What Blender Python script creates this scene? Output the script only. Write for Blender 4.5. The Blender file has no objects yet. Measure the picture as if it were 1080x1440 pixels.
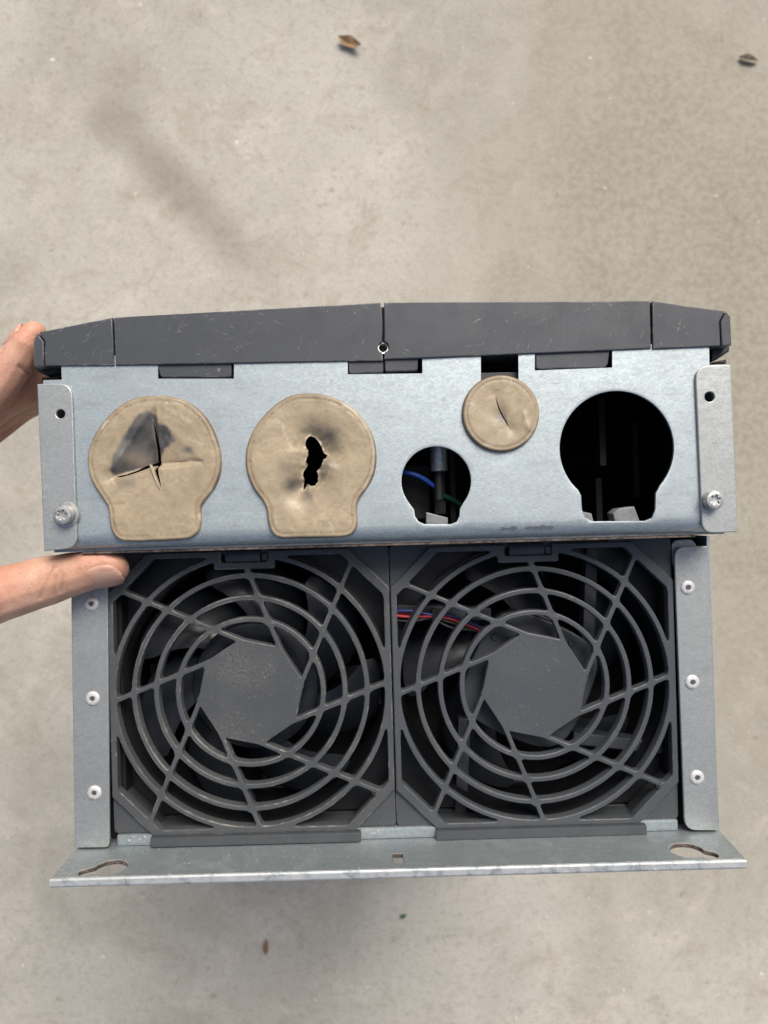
import bpy, bmesh, math, random
import numpy as np
from mathutils import Vector, Matrix, geometry, noise as mnoise

random.seed(7)
rng = np.random.default_rng(7)
scene = bpy.context.scene
R = math.radians

# ------------------------------------------------------------------ camera, world, sun, exposure
FACE_Z = 0.560            # height of the drive's end face above the concrete (m)
CAM_D = 305.0             # camera height above the end face (mm)
FOC = 1083.0              # focal length in drawing units
ROLL = R(1.6)

cam_d = bpy.data.cameras.new('camera')
cam = bpy.data.objects.new('camera', cam_d)
scene.collection.objects.link(cam)
cam.location = (0, 0, FACE_Z + CAM_D / 1000)
cam.rotation_euler = (0, 0, -ROLL)
cam_d.sensor_fit = 'HORIZONTAL'
cam_d.sensor_width = 26.0
cam_d.lens = 26.0 * FOC / 1080
cam_d.clip_start = 0.01
cam_d.clip_end = 200
cam_d.dof.use_dof = True
cam_d.dof.focus_distance = 0.310
cam_d.dof.aperture_fstop = 14.0
scene.camera = cam

SUN_EL, SUN_AZ = R(48), R(69)      # azimuth measured from +x towards +y
world = bpy.data.worlds.new('World')
scene.world = world
world.use_nodes = True
nt = world.node_tree
bg = nt.nodes['Background']
sky = nt.nodes.new('ShaderNodeTexSky')
sky.sky_type = 'NISHITA'
sky.sun_disc = False
sky.sun_elevation = SUN_EL
sky.sun_rotation = math.pi / 2 - SUN_AZ
sky.air_density = 1.0
sky.dust_density = 6.0
sky.ozone_density = 0.2
nt.links.new(sky.outputs[0], bg.inputs[0])
bg.inputs[1].default_value = 0.085

sun_d = bpy.data.lights.new('sun', 'SUN')
sun_d.energy = 2.0
sun_d.angle = R(34)
sun_d.color = (1.0, 0.98, 0.95)
sun = bpy.data.objects.new('sun', sun_d)
scene.collection.objects.link(sun)
sd = Vector((math.cos(SUN_EL) * math.cos(SUN_AZ), math.cos(SUN_EL) * math.sin(SUN_AZ), math.sin(SUN_EL)))
sun.rotation_euler = sd.to_track_quat('Z', 'Y').to_euler()
sun.location = (0.5, 0.5, 2)

vs = scene.view_settings
vs.view_transform = 'Standard'
vs.look = 'None'
vs.exposure = 0.43
vs.gamma = 1.0
vs.use_curve_mapping = False
scene.cycles.max_bounces = 6

# ------------------------------------------------------------------ helpers
C = scene.collection
def lin(r, g, b):
    f = lambda c: (c / 255 / 12.92) if c / 255 <= 0.04045 else ((c / 255 + 0.055) / 1.055) ** 2.4
    return (f(r), f(g), f(b), 1)

def draw(u, v, z=0.0):
    """end-elevation drawing units -> drive coordinates (mm) on the plane at height z above the end face"""
    s = (CAM_D - z) / FOC
    dx, dy = u - 540, 720 - v
    c, n = math.cos(ROLL), math.sin(ROLL)
    return ((dx * c + dy * n) * s, (-dx * n + dy * c) * s)
def draws(pts, z=0.0):
    return [draw(u, v, z) for u, v in pts]
def on_back(u, v, Y):
    """drawing units -> (x, z) on the back plate whose inner face lies at y = Y"""
    x0, y0 = draw(u, v, 0)
    k = Y / y0
    return (x0 * k, CAM_D - CAM_D * k)

def zoomed(pts, ox, oy, s):
    return [(ox + a / s, oy + b / s) for a, b in pts]

def smooth_closed(pts, n=6):
    out = []
    m = len(pts)
    for i in range(m):
        p0, p1, p2, p3 = [np.array(pts[(i + k - 1) % m], float) for k in range(4)]
        for j in range(n):
            t = j / n
            out.append(tuple(0.5 * ((2 * p1) + (-p0 + p2) * t + (2 * p0 - 5 * p1 + 4 * p2 - p3) * t * t + (-p0 + 3 * p1 - 3 * p2 + p3) * t ** 3)))
    return out

def arc(cx, cy, r, a0, a1, n):
    return [(cx + r * math.cos(R(a0 + (a1 - a0) * i / n)), cy + r * math.sin(R(a0 + (a1 - a0) * i / n))) for i in range(n + 1)]
def circle(cx, cy, r, n=48):
    return [(cx + r * math.cos(2 * math.pi * i / n), cy + r * math.sin(2 * math.pi * i / n)) for i in range(n)]
def area2(p):
    return sum(p[i][0] * p[(i + 1) % len(p)][1] - p[(i + 1) % len(p)][0] * p[i][1] for i in range(len(p)))
def ccw(p):
    return list(p) if area2(p) > 0 else list(reversed(p))
def rounded(pts, rad, n=5):
    """polygon with rounded corners; rad is a number or a list"""
    pts = ccw(pts); out = []
    m = len(pts)
    for i in range(m):
        r = rad[i] if isinstance(rad, (list, tuple)) else rad
        p = np.array(pts[i], float); a = np.array(pts[i - 1], float) - p; b = np.array(pts[(i + 1) % m], float) - p
        la, lb = np.linalg.norm(a), np.linalg.norm(b)
        r = min(r, la * .45, lb * .45)
        if r <= 0: out.append(tuple(p)); continue
        a = p + a / la * r; b = p + b / lb * r
        for j in range(n + 1):
            t = j / n
            out.append(tuple((1 - t) ** 2 * a + 2 * t * (1 - t) * p + t * t * b))
    return out

MATS = {}
def link(o, parent=None):
    C.objects.link(o)
    if parent is not None: o.parent = parent
    return o
def finish(me, sharp=35, caps=False):
    me.polygons.foreach_set('use_smooth', [True] * len(me.polygons))
    me.set_sharp_from_angle(angle=R(sharp))
    if caps:      # big axis-aligned faces stay flat so rounded edges do not bend their shading
        me.polygons.foreach_set('use_smooth', [max(abs(c) for c in p.normal) < .9995 for p in me.polygons])
    me.update()
    return me
def mesh(name, verts, faces, mat, sharp=35):
    me = bpy.data.meshes.new(name)
    me.from_pydata([(x / 1000, y / 1000, z / 1000) for x, y, z in verts], [], faces)
    bm = bmesh.new(); bm.from_mesh(me)
    bmesh.ops.recalc_face_normals(bm, faces=bm.faces)
    bm.to_mesh(me); bm.free()
    if mat: me.materials.append(mat)
    return finish(me, sharp)
def obj(name, me, parent=None, loc=(0, 0, 0), rot=(0, 0, 0)):
    o = bpy.data.objects.new(name, me)
    o.location = [c / 1000 for c in loc]
    o.rotation_euler = rot
    return link(o, parent)
def empty(name, parent=None, loc=(0, 0, 0), rot=(0, 0, 0)):
    o = bpy.data.objects.new(name, None)
    o.empty_display_size = .02
    o.location = [c / 1000 for c in loc]; o.rotation_euler = rot
    return link(o, parent)
def tag(o, label=None, cat=None, group=None, kind=None):
    for k, v in (('label', label), ('category', cat), ('group', group), ('kind', kind)):
        if v: o[k] = v
    return o

def slab(name, loops, z0, z1, mat, bevel=0.0, sharp=35, axes=None, seg=2):
    """flat piece with holes, from closed 2D loops (mm); optional rounded edges; axes maps (a,b,c)->(x,y,z)"""
    cu = bpy.data.curves.new(name, 'CURVE')
    cu.dimensions = '2D'; cu.fill_mode = 'BOTH'
    h = (z1 - z0) / 2
    cu.extrude = max(h - bevel, 0.0)
    cu.bevel_depth = bevel; cu.bevel_resolution = seg - 1
    cu.offset = -bevel
    for lp in loops:
        sp = cu.splines.new('POLY')
        sp.points.add(len(lp) - 1)
        for i, p in enumerate(lp): sp.points[i].co = (p[0], p[1], 0, 1)
        sp.use_cyclic_u = True
    o = bpy.data.objects.new(name, cu); C.objects.link(o)
    dg = bpy.context.evaluated_depsgraph_get()
    me = bpy.data.meshes.new_from_object(o.evaluated_get(dg))
    bpy.data.objects.remove(o); bpy.data.curves.remove(cu)
    n = len(me.vertices); co = np.empty(n * 3); me.vertices.foreach_get('co', co); co = co.reshape(-1, 3)
    co[:, 2] += (z0 + z1) / 2
    if axes: co = np.array([axes(*c) for c in co])
    me.vertices.foreach_set('co', (co / 1000).ravel())
    bm = bmesh.new(); bm.from_mesh(me)
    bmesh.ops.remove_doubles(bm, verts=bm.verts, dist=1e-6)
    bmesh.ops.recalc_face_normals(bm, faces=bm.faces)
    bm.to_mesh(me); bm.free()
    me.name = name
    me.materials.clear()
    if mat: me.materials.append(mat)
    if bevel:
        at = me.attributes.new('edge', 'FLOAT', 'FACE')
        at.data.foreach_set('value', [1.0 if .15 < p.normal.z < (1.1 if axes else .985) else 0.0 for p in me.polygons])
    return finish(me, sharp, True)

def box(name, x0, x1, y0, y1, z0, z1, mat, bevel=0.3):
    bm = bmesh.new()
    bmesh.ops.create_cube(bm, size=1)
    for v in bm.verts:
        v.co = Vector(((x0 + x1) / 2 + v.co.x * (x1 - x0), (y0 + y1) / 2 + v.co.y * (y1 - y0), (z0 + z1) / 2 + v.co.z * (z1 - z0))) / 1000
    if bevel: bmesh.ops.bevel(bm, geom=bm.edges, offset=bevel / 1000, segments=2, affect='EDGES', profile=.7)
    me = bpy.data.meshes.new(name); bm.to_mesh(me); bm.free()
    me.materials.append(mat)
    return finish(me, 35, True)

def lathe(name, prof, mat, n=32, sharp=40, caps=True):
    vs_, fs = [], []
    for r, z in prof:
        for i in range(n):
            a = 2 * math.pi * i / n
            vs_.append((r * math.cos(a), r * math.sin(a), z))
    for j in range(len(prof) - 1):
        for i in range(n):
            k = (i + 1) % n
            fs.append((j * n + i, j * n + k, (j + 1) * n + k, (j + 1) * n + i))
    if caps:
        fs.append(tuple(range(n))[::-1]); fs.append(tuple((len(prof) - 1) * n + i for i in range(n)))
    return mesh(name, vs_, fs, mat, sharp)

def tube(name, pts, rad, mat, n=10, sub=6):
    P = []
    pts = [Vector(p) for p in pts]
    for i in range(len(pts) - 1):
        p0, p1, p2, p3 = pts[max(i - 1, 0)], pts[i], pts[i + 1], pts[min(i + 2, len(pts) - 1)]
        for j in range(sub):
            t = j / sub
            P.append(0.5 * ((2 * p1) + (-p0 + p2) * t + (2 * p0 - 5 * p1 + 4 * p2 - p3) * t * t + (-p0 + 3 * p1 - 3 * p2 + p3) * t ** 3))
    P.append(pts[-1])
    vs_, fs = [], []
    up = Vector((0, 0, 1))
    for i, p in enumerate(P):
        d = (P[min(i + 1, len(P) - 1)] - P[max(i - 1, 0)]).normalized()
        if abs(d.dot(up)) > .95: up = Vector((0, 1, 0))
        a = d.cross(up).normalized(); b = d.cross(a)
        for k in range(n):
            t = 2 * math.pi * k / n
            vs_.append(p + a * rad * math.cos(t) + b * rad * math.sin(t))
    for i in range(len(P) - 1):
        for k in range(n):
            fs.append((i * n + k, i * n + (k + 1) % n, (i + 1) * n + (k + 1) % n, (i + 1) * n + k))
    fs.append(tuple(range(n))); fs.append(tuple((len(P) - 1) * n + k for k in range(n))[::-1])
    return mesh(name, vs_, fs, mat, 50)

def inside(P, poly):
    x, y = P[:, 0], P[:, 1]
    r = np.zeros(len(P), bool)
    q = np.array(poly); n = len(q)
    for i in range(n):
        x1, y1 = q[i]; x2, y2 = q[(i + 1) % n]
        c = ((y1 > y) != (y2 > y))
        with np.errstate(divide='ignore', invalid='ignore'):
            r ^= c & (x < (x2 - x1) * (y - y1) / (y2 - y1 + 1e-12) + x1)
    return r
def dist_to(P, poly, closed=True):
    q = np.array(poly, float); n = len(q)
    d = np.full(len(P), 1e9)
    for i in range(n if closed else n - 1):
        a, b = q[i], q[(i + 1) % n]
        ab = b - a; L = (ab ** 2).sum() + 1e-12
        t = np.clip(((P - a) @ ab) / L, 0, 1)
        d = np.minimum(d, np.linalg.norm(P - (a + t[:, None] * ab), axis=1))
    return d

def sheet(name, outer, holes, step, zf, thick, mat, insets=(), hole_insets=(), attrs=None, sharp=40):
    """a sheet with holes, dense enough to be bent and dented: constrained Delaunay fill, zf(P, d_outer, d_hole) -> height"""
    outer = ccw(outer); holes = [ccw(h) for h in holes]
    pts, edges = [], []
    def loop(l):
        s = len(pts); pts.extend(l)
        edges.extend((s + i, s + (i + 1) % len(l)) for i in range(len(l)))
    loop(outer)
    for h in holes: loop(h)
    nb = len(pts)
    q = np.array(outer)
    lo, hi = q.min(0), q.max(0)
    gx, gy = np.meshgrid(np.arange(lo[0], hi[0], step), np.arange(lo[1], hi[1], step))
    gx[1::2] += step / 2
    G = np.stack([gx.ravel(), gy.ravel()], 1) + rng.uniform(-.12, .12, (gx.size, 2)) * step
    mx = max(list(insets) + [step * .45])
    keep = inside(G, outer) & (dist_to(G, outer) > mx + step * .3)
    hm = max(list(hole_insets) + [step * .45])
    for h in holes: keep &= ~inside(G, h) & (dist_to(G, h) > hm + step * .2)
    extra = []
    def offs(l, d):
        l = np.array(l); n = len(l)
        t = np.roll(l, -1, 0) - np.roll(l, 1, 0); t /= np.linalg.norm(t, axis=1)[:, None] + 1e-9
        return l + np.stack([-t[:, 1], t[:, 0]], 1) * d
    for d in insets: extra.append(offs(outer, d))
    for h in holes:
        for d in hole_insets: extra.append(offs(h, -d))
    if extra:
        E = np.concatenate(extra)
        k = inside(E, outer)
        for h in holes: k &= ~inside(E, h)
        extra = [E[k]]
    allp = pts + [tuple(p) for p in G[keep]] + [tuple(p) for e in extra for p in e]
    r = geometry.delaunay_2d_cdt([Vector(p) for p in allp], edges, [], 0, 1e-6)
    V = np.array([tuple(v) for v in r[0]]); F = np.array([f for f in r[2] if len(f) == 3])
    cen = V[F].mean(1)
    k = inside(cen, outer)
    for h in holes: k &= ~inside(cen, h)
    F = F[k]
    used = np.unique(F); remap = -np.ones(len(V), int); remap[used] = np.arange(len(used))
    V = V[used]; F = remap[F]
    do = dist_to(V, outer)
    dh = np.full(len(V), 1e9)
    for h in holes: dh = np.minimum(dh, dist_to(V, h))
    Z = zf(V, do, dh)
    n = len(V)
    verts = [(a, b, z) for (a, b), z in zip(V, Z)] + [(a, b, z - thick) for (a, b), z in zip(V, Z)]
    faces = [tuple(f) for f in F] + [tuple(n + i for i in f[::-1]) for f in F]
    ec = {}
    for f in F:
        for i in range(3):
            a, b = int(f[i]), int(f[(i + 1) % 3])
            ec.setdefault((min(a, b), max(a, b)), []).append((a, b))
    for l in ec.values():
        if len(l) == 1:
            a, b = l[0]; faces.append((b, a, n + a, n + b))
    me = mesh(name, verts, faces, mat, sharp)
    if attrs:
        for nm, fn in attrs.items():
            val = np.clip(fn(V, do, dh, Z), 0, 1)
            at = me.attributes.new(nm, 'FLOAT', 'POINT')
            at.data.foreach_set('value', np.concatenate([val, val]).astype(np.float32))
    return me

def fbm(P, s, seed=0.0, octv=4):
    return np.array([mnoise.fractal(Vector((p[0] * s + seed, p[1] * s - seed, seed)), 1.0, 2.0, octv) for p in P])

# ------------------------------------------------------------------ materials
class NT:
    def __init__(self, name):
        self.m = bpy.data.materials.new(name); self.m.use_nodes = True
        self.t = self.m.node_tree; self.b = self.t.nodes['Principled BSDF']
        MATS[name] = self.m
        self.co = self.n('ShaderNodeTexCoord').outputs['Object']
    def n(self, ty, **kw):
        x = self.t.nodes.new(ty)
        for k, v in kw.items(): setattr(x, k, v)
        return x
    def l(self, a, b): self.t.links.new(a, b)
    def noise(self, scale, detail=4, rough=.55, stretch=None, dist=0.0, seed=0):
        x = self.n('ShaderNodeTexNoise'); x.inputs['Scale'].default_value = scale
        x.inputs['Detail'].default_value = detail; x.inputs['Roughness'].default_value = rough
        x.inputs['Distortion'].default_value = dist
        m = self.n('ShaderNodeMapping'); m.inputs['Location'].default_value = (seed, seed * .7, seed * .3)
        if stretch: m.inputs['Scale'].default_value = stretch
        self.l(self.co, m.inputs['Vector']); self.l(m.outputs[0], x.inputs['Vector'])
        return x.outputs['Fac']
    def ramp(self, fac, a, b, lo=0.0, hi=1.0):
        x = self.n('ShaderNodeMapRange'); x.interpolation_type = 'SMOOTHSTEP'
        self.l(fac, x.inputs[0])
        for i, v in zip((1, 2, 3, 4), (a, b, lo, hi)): x.inputs[i].default_value = v
        return x.outputs[0]
    def mix(self, fac, a, b, mode='MIX'):
        x = self.n('ShaderNodeMix', data_type='RGBA', blend_type=mode)
        for s, v in ((x.inputs[0], fac), (x.inputs[6], a), (x.inputs[7], b)):
            if hasattr(v, 'is_output'): self.l(v, s)
            else: s.default_value = v
        return x.outputs[2]
    def math(self, op, a, b=0.0):
        x = self.n('ShaderNodeMath', operation=op)
        for s, v in zip(x.inputs, (a, b)):
            if hasattr(v, 'is_output'): self.l(v, s)
            else: s.default_value = v
        return x.outputs[0]
    def attr(self, nm):
        x = self.n('ShaderNodeAttribute'); x.attribute_name = nm
        return x.outputs['Fac']
    def spot(self, cx, cy, rx, ry, ang=0, soft=(0.4, 1.0), wob=0.0, wscale=20, seed=0):
        """soft elliptical patch on the xy plane of the object (m)"""
        m = self.n('ShaderNodeMapping', vector_type='TEXTURE')
        m.inputs['Location'].default_value = (cx, cy, 0); m.inputs['Rotation'].default_value = (0, 0, R(ang))
        m.inputs['Scale'].default_value = (rx, ry, 1e3)
        self.l(self.co, m.inputs['Vector'])
        ln = self.n('ShaderNodeVectorMath', operation='LENGTH'); self.l(m.outputs[0], ln.inputs[0])
        d = ln.outputs['Value']
        if wob: d = self.math('ADD', d, self.math('MULTIPLY', self.math('SUBTRACT', self.noise(wscale, 5, seed=seed), .5), wob))
        return self.ramp(d, soft[0], soft[1], 1, 0)
    def set(self, **kw):
        for k, v in kw.items():
            s = self.b.inputs[k.replace('_', ' ')]
            if hasattr(v, 'is_output'): self.l(v, s)
            else: s.default_value = v
    def bump(self, h, strength=.3, dist=.0002):
        x = self.n('ShaderNodeBump'); x.inputs['Strength'].default_value = strength; x.inputs['Distance'].default_value = dist
        self.l(h, x.inputs['Height']); self.l(x.outputs[0], self.b.inputs['Normal'])
    def pointy(self):
        return self.n('ShaderNodeNewGeometry').outputs['Pointiness']

def galvanised(name, base, dark, rough=.42, metal=.75, spangle=1.0, streak=(1, 6, 1), dusty=0.0, specks=0.0, edge=0.0):
    k = NT(name)
    f1 = k.noise(700, 3, .65, streak)
    f2 = k.noise(330, 4, .7, (1, 1.9, 1), .25, 3)
    f3 = k.noise(26, 3, .55, None, .3, 8)
    c = k.mix(k.ramp(f2, .30, .72), dark, base)
    c = k.mix(k.math('MULTIPLY', k.ramp(f1, .46, .66), .75 * spangle), c, tuple(min(1, x * 1.25) for x in base[:3]) + (1,))
    c = k.mix(k.math('MULTIPLY', k.ramp(f1, .50, .30), .6 * spangle), c, tuple(x * .62 for x in base[:3]) + (1,))
    c = k.mix(k.math('MULTIPLY', k.ramp(f3, .42, .72), .30), c, tuple(x * .74 for x in base[:3]) + (1,))
    f6 = k.noise(95, 4, .7, (1, 2.2, 1), .2, 45)
    c = k.mix(k.math('MULTIPLY', k.ramp(f6, .50, .70), .45 * spangle), c, tuple(x * .66 for x in base[:3]) + (1,))
    c = k.mix(k.math('MULTIPLY', k.ramp(f6, .44, .30), .40 * spangle), c, tuple(min(1, x * 1.22) for x in base[:3]) + (1,))
    f7 = k.noise(110, 2, .6, (1, 16, 1), .15, 52)
    c = k.mix(k.math('MULTIPLY', k.ramp(f7, .66, .74), .5 * spangle), c, (.20, .21, .22, 1))
    f4 = k.noise(1300, 2, .5, None, 0, 5)
    c = k.mix(k.math('MULTIPLY', k.ramp(f4, .68, .76), .6), c, (.10, .10, .11, 1))
    metal_f = metal
    if dusty:
        dn = k.math('MULTIPLY', k.ramp(k.noise(70, 5, .65, None, .4, 20), .48, .72), dusty)
        c = k.mix(dn, c, (.36, .37, .36, 1))
        if specks:
            sp = k.math('MULTIPLY', k.ramp(k.noise(620, 2, .5, None, 0, 33), .665, .70), k.ramp(k.noise(24, 3, .5, None, 0, 35), .44, .60))
            dn = k.math('MAXIMUM', dn, k.math('MULTIPLY', sp, specks))
            c = k.mix(k.math('MULTIPLY', sp, specks), c, (.74, .73, .70, 1))
        metal_f = k.math('SUBTRACT', metal, k.math('MULTIPLY', dn, metal))
    if edge:
        c = k.mix(k.math('MULTIPLY', k.math('MULTIPLY', k.attr('edge'), k.ramp(k.noise(180, 4, .7, (1, 1, 1), 0, 71), .30, .55)), edge), c, (.70, .71, .70, 1))
    k.set(Base_Color=c, Metallic=metal_f, Roughness=k.ramp(f2, .3, .7, rough + .10, rough - .05))
    k.bump(k.math('ADD', f1, f2), .14, .00012)
    return k.m
M_plate = galvanised('galvanised_face', (.475, .54, .56, 1), (.35, .40, .42, 1), .46, .70, 1.0, (1, 7, 1))
M_brk = galvanised('galvanised_bracket', (.45, .472, .465, 1), (.345, .366, .362, 1), .47, .66, .55, (2, 2, 2))
M_back = galvanised('galvanised_back_plate', (.34, .385, .40, 1), (.275, .315, .33, 1), .55, .6, .5, (2, 1, 3), .35, .6, .6)

def plastic(name, col, rough=.5, dust=0.0, dustcol=(.42, .37, .30, 1), scratch=0.0, edge=0.0, speck=.25):
    k = NT(name)
    f = k.noise(60, 5, .6, None, .5, 2)
    c = k.mix(k.ramp(f, .3, .7), tuple(x * .93 for x in col[:3]) + (1,), tuple(x * 1.06 for x in col[:3]) + (1,))
    g = k.noise(2600, 2, .5)
    c = k.mix(k.math('MULTIPLY', k.ramp(g, .62, .75), speck), c, tuple(x * 1.7 for x in col[:3]) + (1,))
    if dust:
        grain = k.ramp(k.noise(900, 3, .7, None, 0, 9), .35, .75)
        d = k.math('MULTIPLY', k.math('MULTIPLY', k.ramp(k.noise(30, 4, .6, None, .2, 13), .40, .80), grain), dust)
        c = k.mix(d, c, dustcol)
    if edge:
        p = k.attr('edge')
        e = k.math('MULTIPLY', k.math('MULTIPLY', p, k.ramp(k.noise(75, 4, .75, None, .3, 31), .50, .66)), edge)
        c = k.mix(e, c, dustcol)
    if scratch:
        for st, seed, rot in (((1, 14, 1), 4, 20), ((1, 16, 1), 17, -35), ((1, 10, 1), 28, 70), ((2, 2, 1), 37, 0)):
            m = k.n('ShaderNodeMapping', vector_type='TEXTURE'); m.inputs['Rotation'].default_value = (0, 0, R(rot)); m.inputs['Scale'].default_value = tuple(1 / q for q in st); m.inputs['Location'].default_value = (seed, seed, 0)
            k.l(k.co, m.inputs['Vector'])
            x = k.n('ShaderNodeTexNoise'); x.inputs['Scale'].default_value = 130; x.inputs['Detail'].default_value = 3; x.inputs['Roughness'].default_value = .7
            k.l(m.outputs[0], x.inputs['Vector'])
            n = k.ramp(x.outputs['Fac'], .64, .70)
            where = k.ramp(k.noise(22, 3, .6, None, .2, seed + 3), .49, .64)
            c = k.mix(k.math('MULTIPLY', k.math('MULTIPLY', n, where), scratch), c, (.36, .34, .31, 1))
    k.set(Base_Color=c, Roughness=k.ramp(f, .3, .7, rough + .08, rough - .06))
    k.bump(g, .18, .00006)
    return k.m
M_cover = plastic('grey_cover_plastic', lin(64, 68, 73), .5, .16, (.30, .28, .25, 1), .85, .55)
M_coverin = plastic('shaded_cover_plastic', lin(34, 35, 38), .6)  # darker copy of the cover plastic, shadow put into the colour
M_grilleA = plastic('dusty_grille_plastic', lin(71, 74, 76), .5, .6, (.24, .23, .205, 1), .5, .8)
M_grilleB = plastic('clean_grille_plastic', lin(70, 74, 78), .46, .25, (.24, .23, .21, 1), .4, .28)
M_frame = plastic('fan_frame_plastic', lin(66, 70, 74), .5, .25, (.26, .24, .21, 1), .3, .4)
M_housing = plastic('fan_housing_plastic', lin(24, 26, 29), .42)
M_blade = plastic('fan_blade_plastic', lin(32, 36, 42), .32, .12, (.16, .15, .14, 1))
M_strut = plastic('fan_strut_plastic', lin(56, 60, 65), .45)
M_black = plastic('interior_shade_black', lin(12, 12, 13), .8)  # near-black: the shade of the recesses is put into the colour

def simple(name, col, rough=.5, metal=0.0, var=.15, scale=300):
    k = NT(name)
    f = k.noise(scale, 4)
    k.set(Base_Color=k.mix(k.ramp(f, .3, .7), tuple(x * (1 - var) for x in col[:3]) + (1,), tuple(x * (1 + var) for x in col[:3]) + (1,)), Roughness=rough, Metallic=metal)
    return k.m
M_screw = simple('zinc_screw', (.52, .52, .50, 1), .4, .75, .2, 700)
M_rivet = simple('aluminium_rivet', (.66, .655, .64, 1), .55, .45, .12, 900)
M_hole = simple('rivet_core', (.10, .095, .09, 1), .6, .3)
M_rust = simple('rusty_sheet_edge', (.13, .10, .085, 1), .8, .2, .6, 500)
M_red = simple('red_wire', lin(165, 48, 52), .45)
M_blue = simple('blue_wire', lin(45, 80, 170), .4)
M_navy = simple('dark_blue_wire', lin(45, 55, 110), .4)
M_blackw = simple('black_wire', lin(25, 25, 27), .4)
M_green = simple('green_wire', lin(30, 90, 60), .45)
M_clip = simple('pale_grey_clip', lin(122, 126, 128), .5)
M_ink = simple('faded_ink', lin(104, 108, 112), .7, 0, .4, 2500)

# rubber grommets coated in tan dust
k = NT('dusty_tan_rubber')
f1 = k.noise(55, 6, .65, None, .6, 3); f2 = k.noise(1400, 3, .6); f3 = k.noise(260, 5, .7, (1, 1.4, 1), 1.0, 6)
c = k.mix(k.ramp(f1, .34, .66), lin(155, 140, 115), lin(176, 160, 133))
c = k.mix(k.math('MULTIPLY', k.ramp(f3, .45, .70), .6), c, lin(140, 123, 98))
c = k.mix(k.math('MULTIPLY', k.ramp(f2, .6, .74), .35), c, lin(112, 96, 80))
sm = k.math('MULTIPLY', k.attr('smudge'), k.ramp(k.noise(150, 5, .7, None, .3, 11), .10, .45))
c = k.mix(sm, c, k.mix(k.ramp(k.noise(90, 4, .6, None, .3, 51), .35, .65), lin(62, 62, 62), lin(104, 102, 99)))
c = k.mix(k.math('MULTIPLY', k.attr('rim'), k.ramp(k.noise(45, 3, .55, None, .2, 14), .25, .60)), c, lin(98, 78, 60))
c = k.mix(k.math('MULTIPLY', k.attr('torn'), .9), c, lin(196, 184, 164))  # torn edges, scratches, and painted highlights on rim and dent
sc1 = k.ramp(k.noise(130, 3, .75, (7, 1.2, 1), 2.2, 41), .68, .74)
sc2 = k.ramp(k.noise(40, 2, .5, None, 0, 44), .46, .60)
c = k.mix(k.math('MULTIPLY', k.math('MULTIPLY', sc1, sc2), .7), c, lin(206, 192, 168))
k.set(Base_Color=c, Roughness=k.ramp(f1, .3, .7, .52, .38))
k.bump(k.math('ADD', f2, f3), .25, .0002)
M_rubber = k.m

# skin
k = NT('skin')
f1 = k.noise(60, 4, .6, None, .4, 2); f2 = k.noise(420, 4, .6, None, .6, 5)
vor = k.n('ShaderNodeTexVoronoi'); vor.inputs['Scale'].default_value = 1500; k.l(k.co, vor.inputs['Vector'])
c = k.mix(k.ramp(f1, .35, .68), lin(196, 148, 122), lin(218, 174, 150))
c = k.mix(k.math('MULTIPLY', k.ramp(f2, .45, .75), .3), c, lin(182, 126, 98))
c = k.mix(k.math('MULTIPLY', k.attr('flush'), .7), c, lin(206, 134, 112))
c = k.mix(k.math('MULTIPLY', k.attr('crease'), .32), c, lin(128, 78, 58))
k.set(Base_Color=c, Roughness=.5, Subsurface_Weight=.12, Subsurface_Scale=.004)
k.b.inputs['Subsurface Radius'].default_value = (1, .35, .2)
k.bump(k.math('ADD', vor.outputs['Distance'], f2), .4, .0003)
M_skin = k.m
k = NT('fingernail')
f1 = k.noise(140, 3, .5, (1, 4, 1))
k.set(Base_Color=k.mix(k.ramp(f1, .3, .7), lin(192, 146, 128), lin(206, 166, 146)), Roughness=.42, Subsurface_Weight=.1, Subsurface_Scale=.002)
M_nail = k.m

# concrete
k = NT('worn_concrete')
f1 = k.noise(3.2, 4, .6, None, .6, 1); f2 = k.noise(16, 5, .68, None, .6, 4); f3 = k.noise(120, 4, .7, None, 0, 7); f4 = k.noise(700, 2, .6)
c = k.mix(k.ramp(f1, .32, .68), lin(168, 164, 153), lin(190, 186, 176))
c = k.mix(k.math('MULTIPLY', k.ramp(f2, .45, .74), .6), c, lin(203, 197, 187))
c = k.mix(k.math('MULTIPLY', k.ramp(k.noise(22, 6, .7, None, .8, 14), .48, .72), .55), c, lin(158, 152, 135))
c = k.mix(k.math('MULTIPLY', k.ramp(f3, .48, .70), .42), c, lin(150, 143, 128))
c = k.mix(k.math('MULTIPLY', k.ramp(f4, .52, .68), .6), c, lin(126, 121, 107))
c = k.mix(k.math('MULTIPLY', k.ramp(k.noise(300, 3, .6, None, 0, 92), .58, .70), .4), c, lin(210, 205, 192))
ck = k.n('ShaderNodeTexVoronoi', feature='DISTANCE_TO_EDGE'); ck.inputs['Scale'].default_value = 1.1
ckm = k.n('ShaderNodeVectorMath', operation='ADD'); ckn = k.n('ShaderNodeTexNoise'); ckn.inputs['Scale'].default_value = 9; ckn.inputs['Detail'].default_value = 4
k.l(k.co, ckn.inputs['Vector']); cks = k.n('ShaderNodeVectorMath', operation='SCALE'); cks.inputs['Scale'].default_value = .16; k.l(ckn.outputs['Color'], cks.inputs[0])
k.l(k.co, ckm.inputs[0]); k.l(cks.outputs[0], ckm.inputs[1]); k.l(ckm.outputs[0], ck.inputs['Vector'])
c = k.mix(k.math('MULTIPLY', k.math('MULTIPLY', k.ramp(ck.outputs['Distance'], .0, .003, 1, 0), k.ramp(k.noise(5, 2, .5, None, 0, 77), .50, .62)), .2), c, lin(118, 110, 98))
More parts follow.
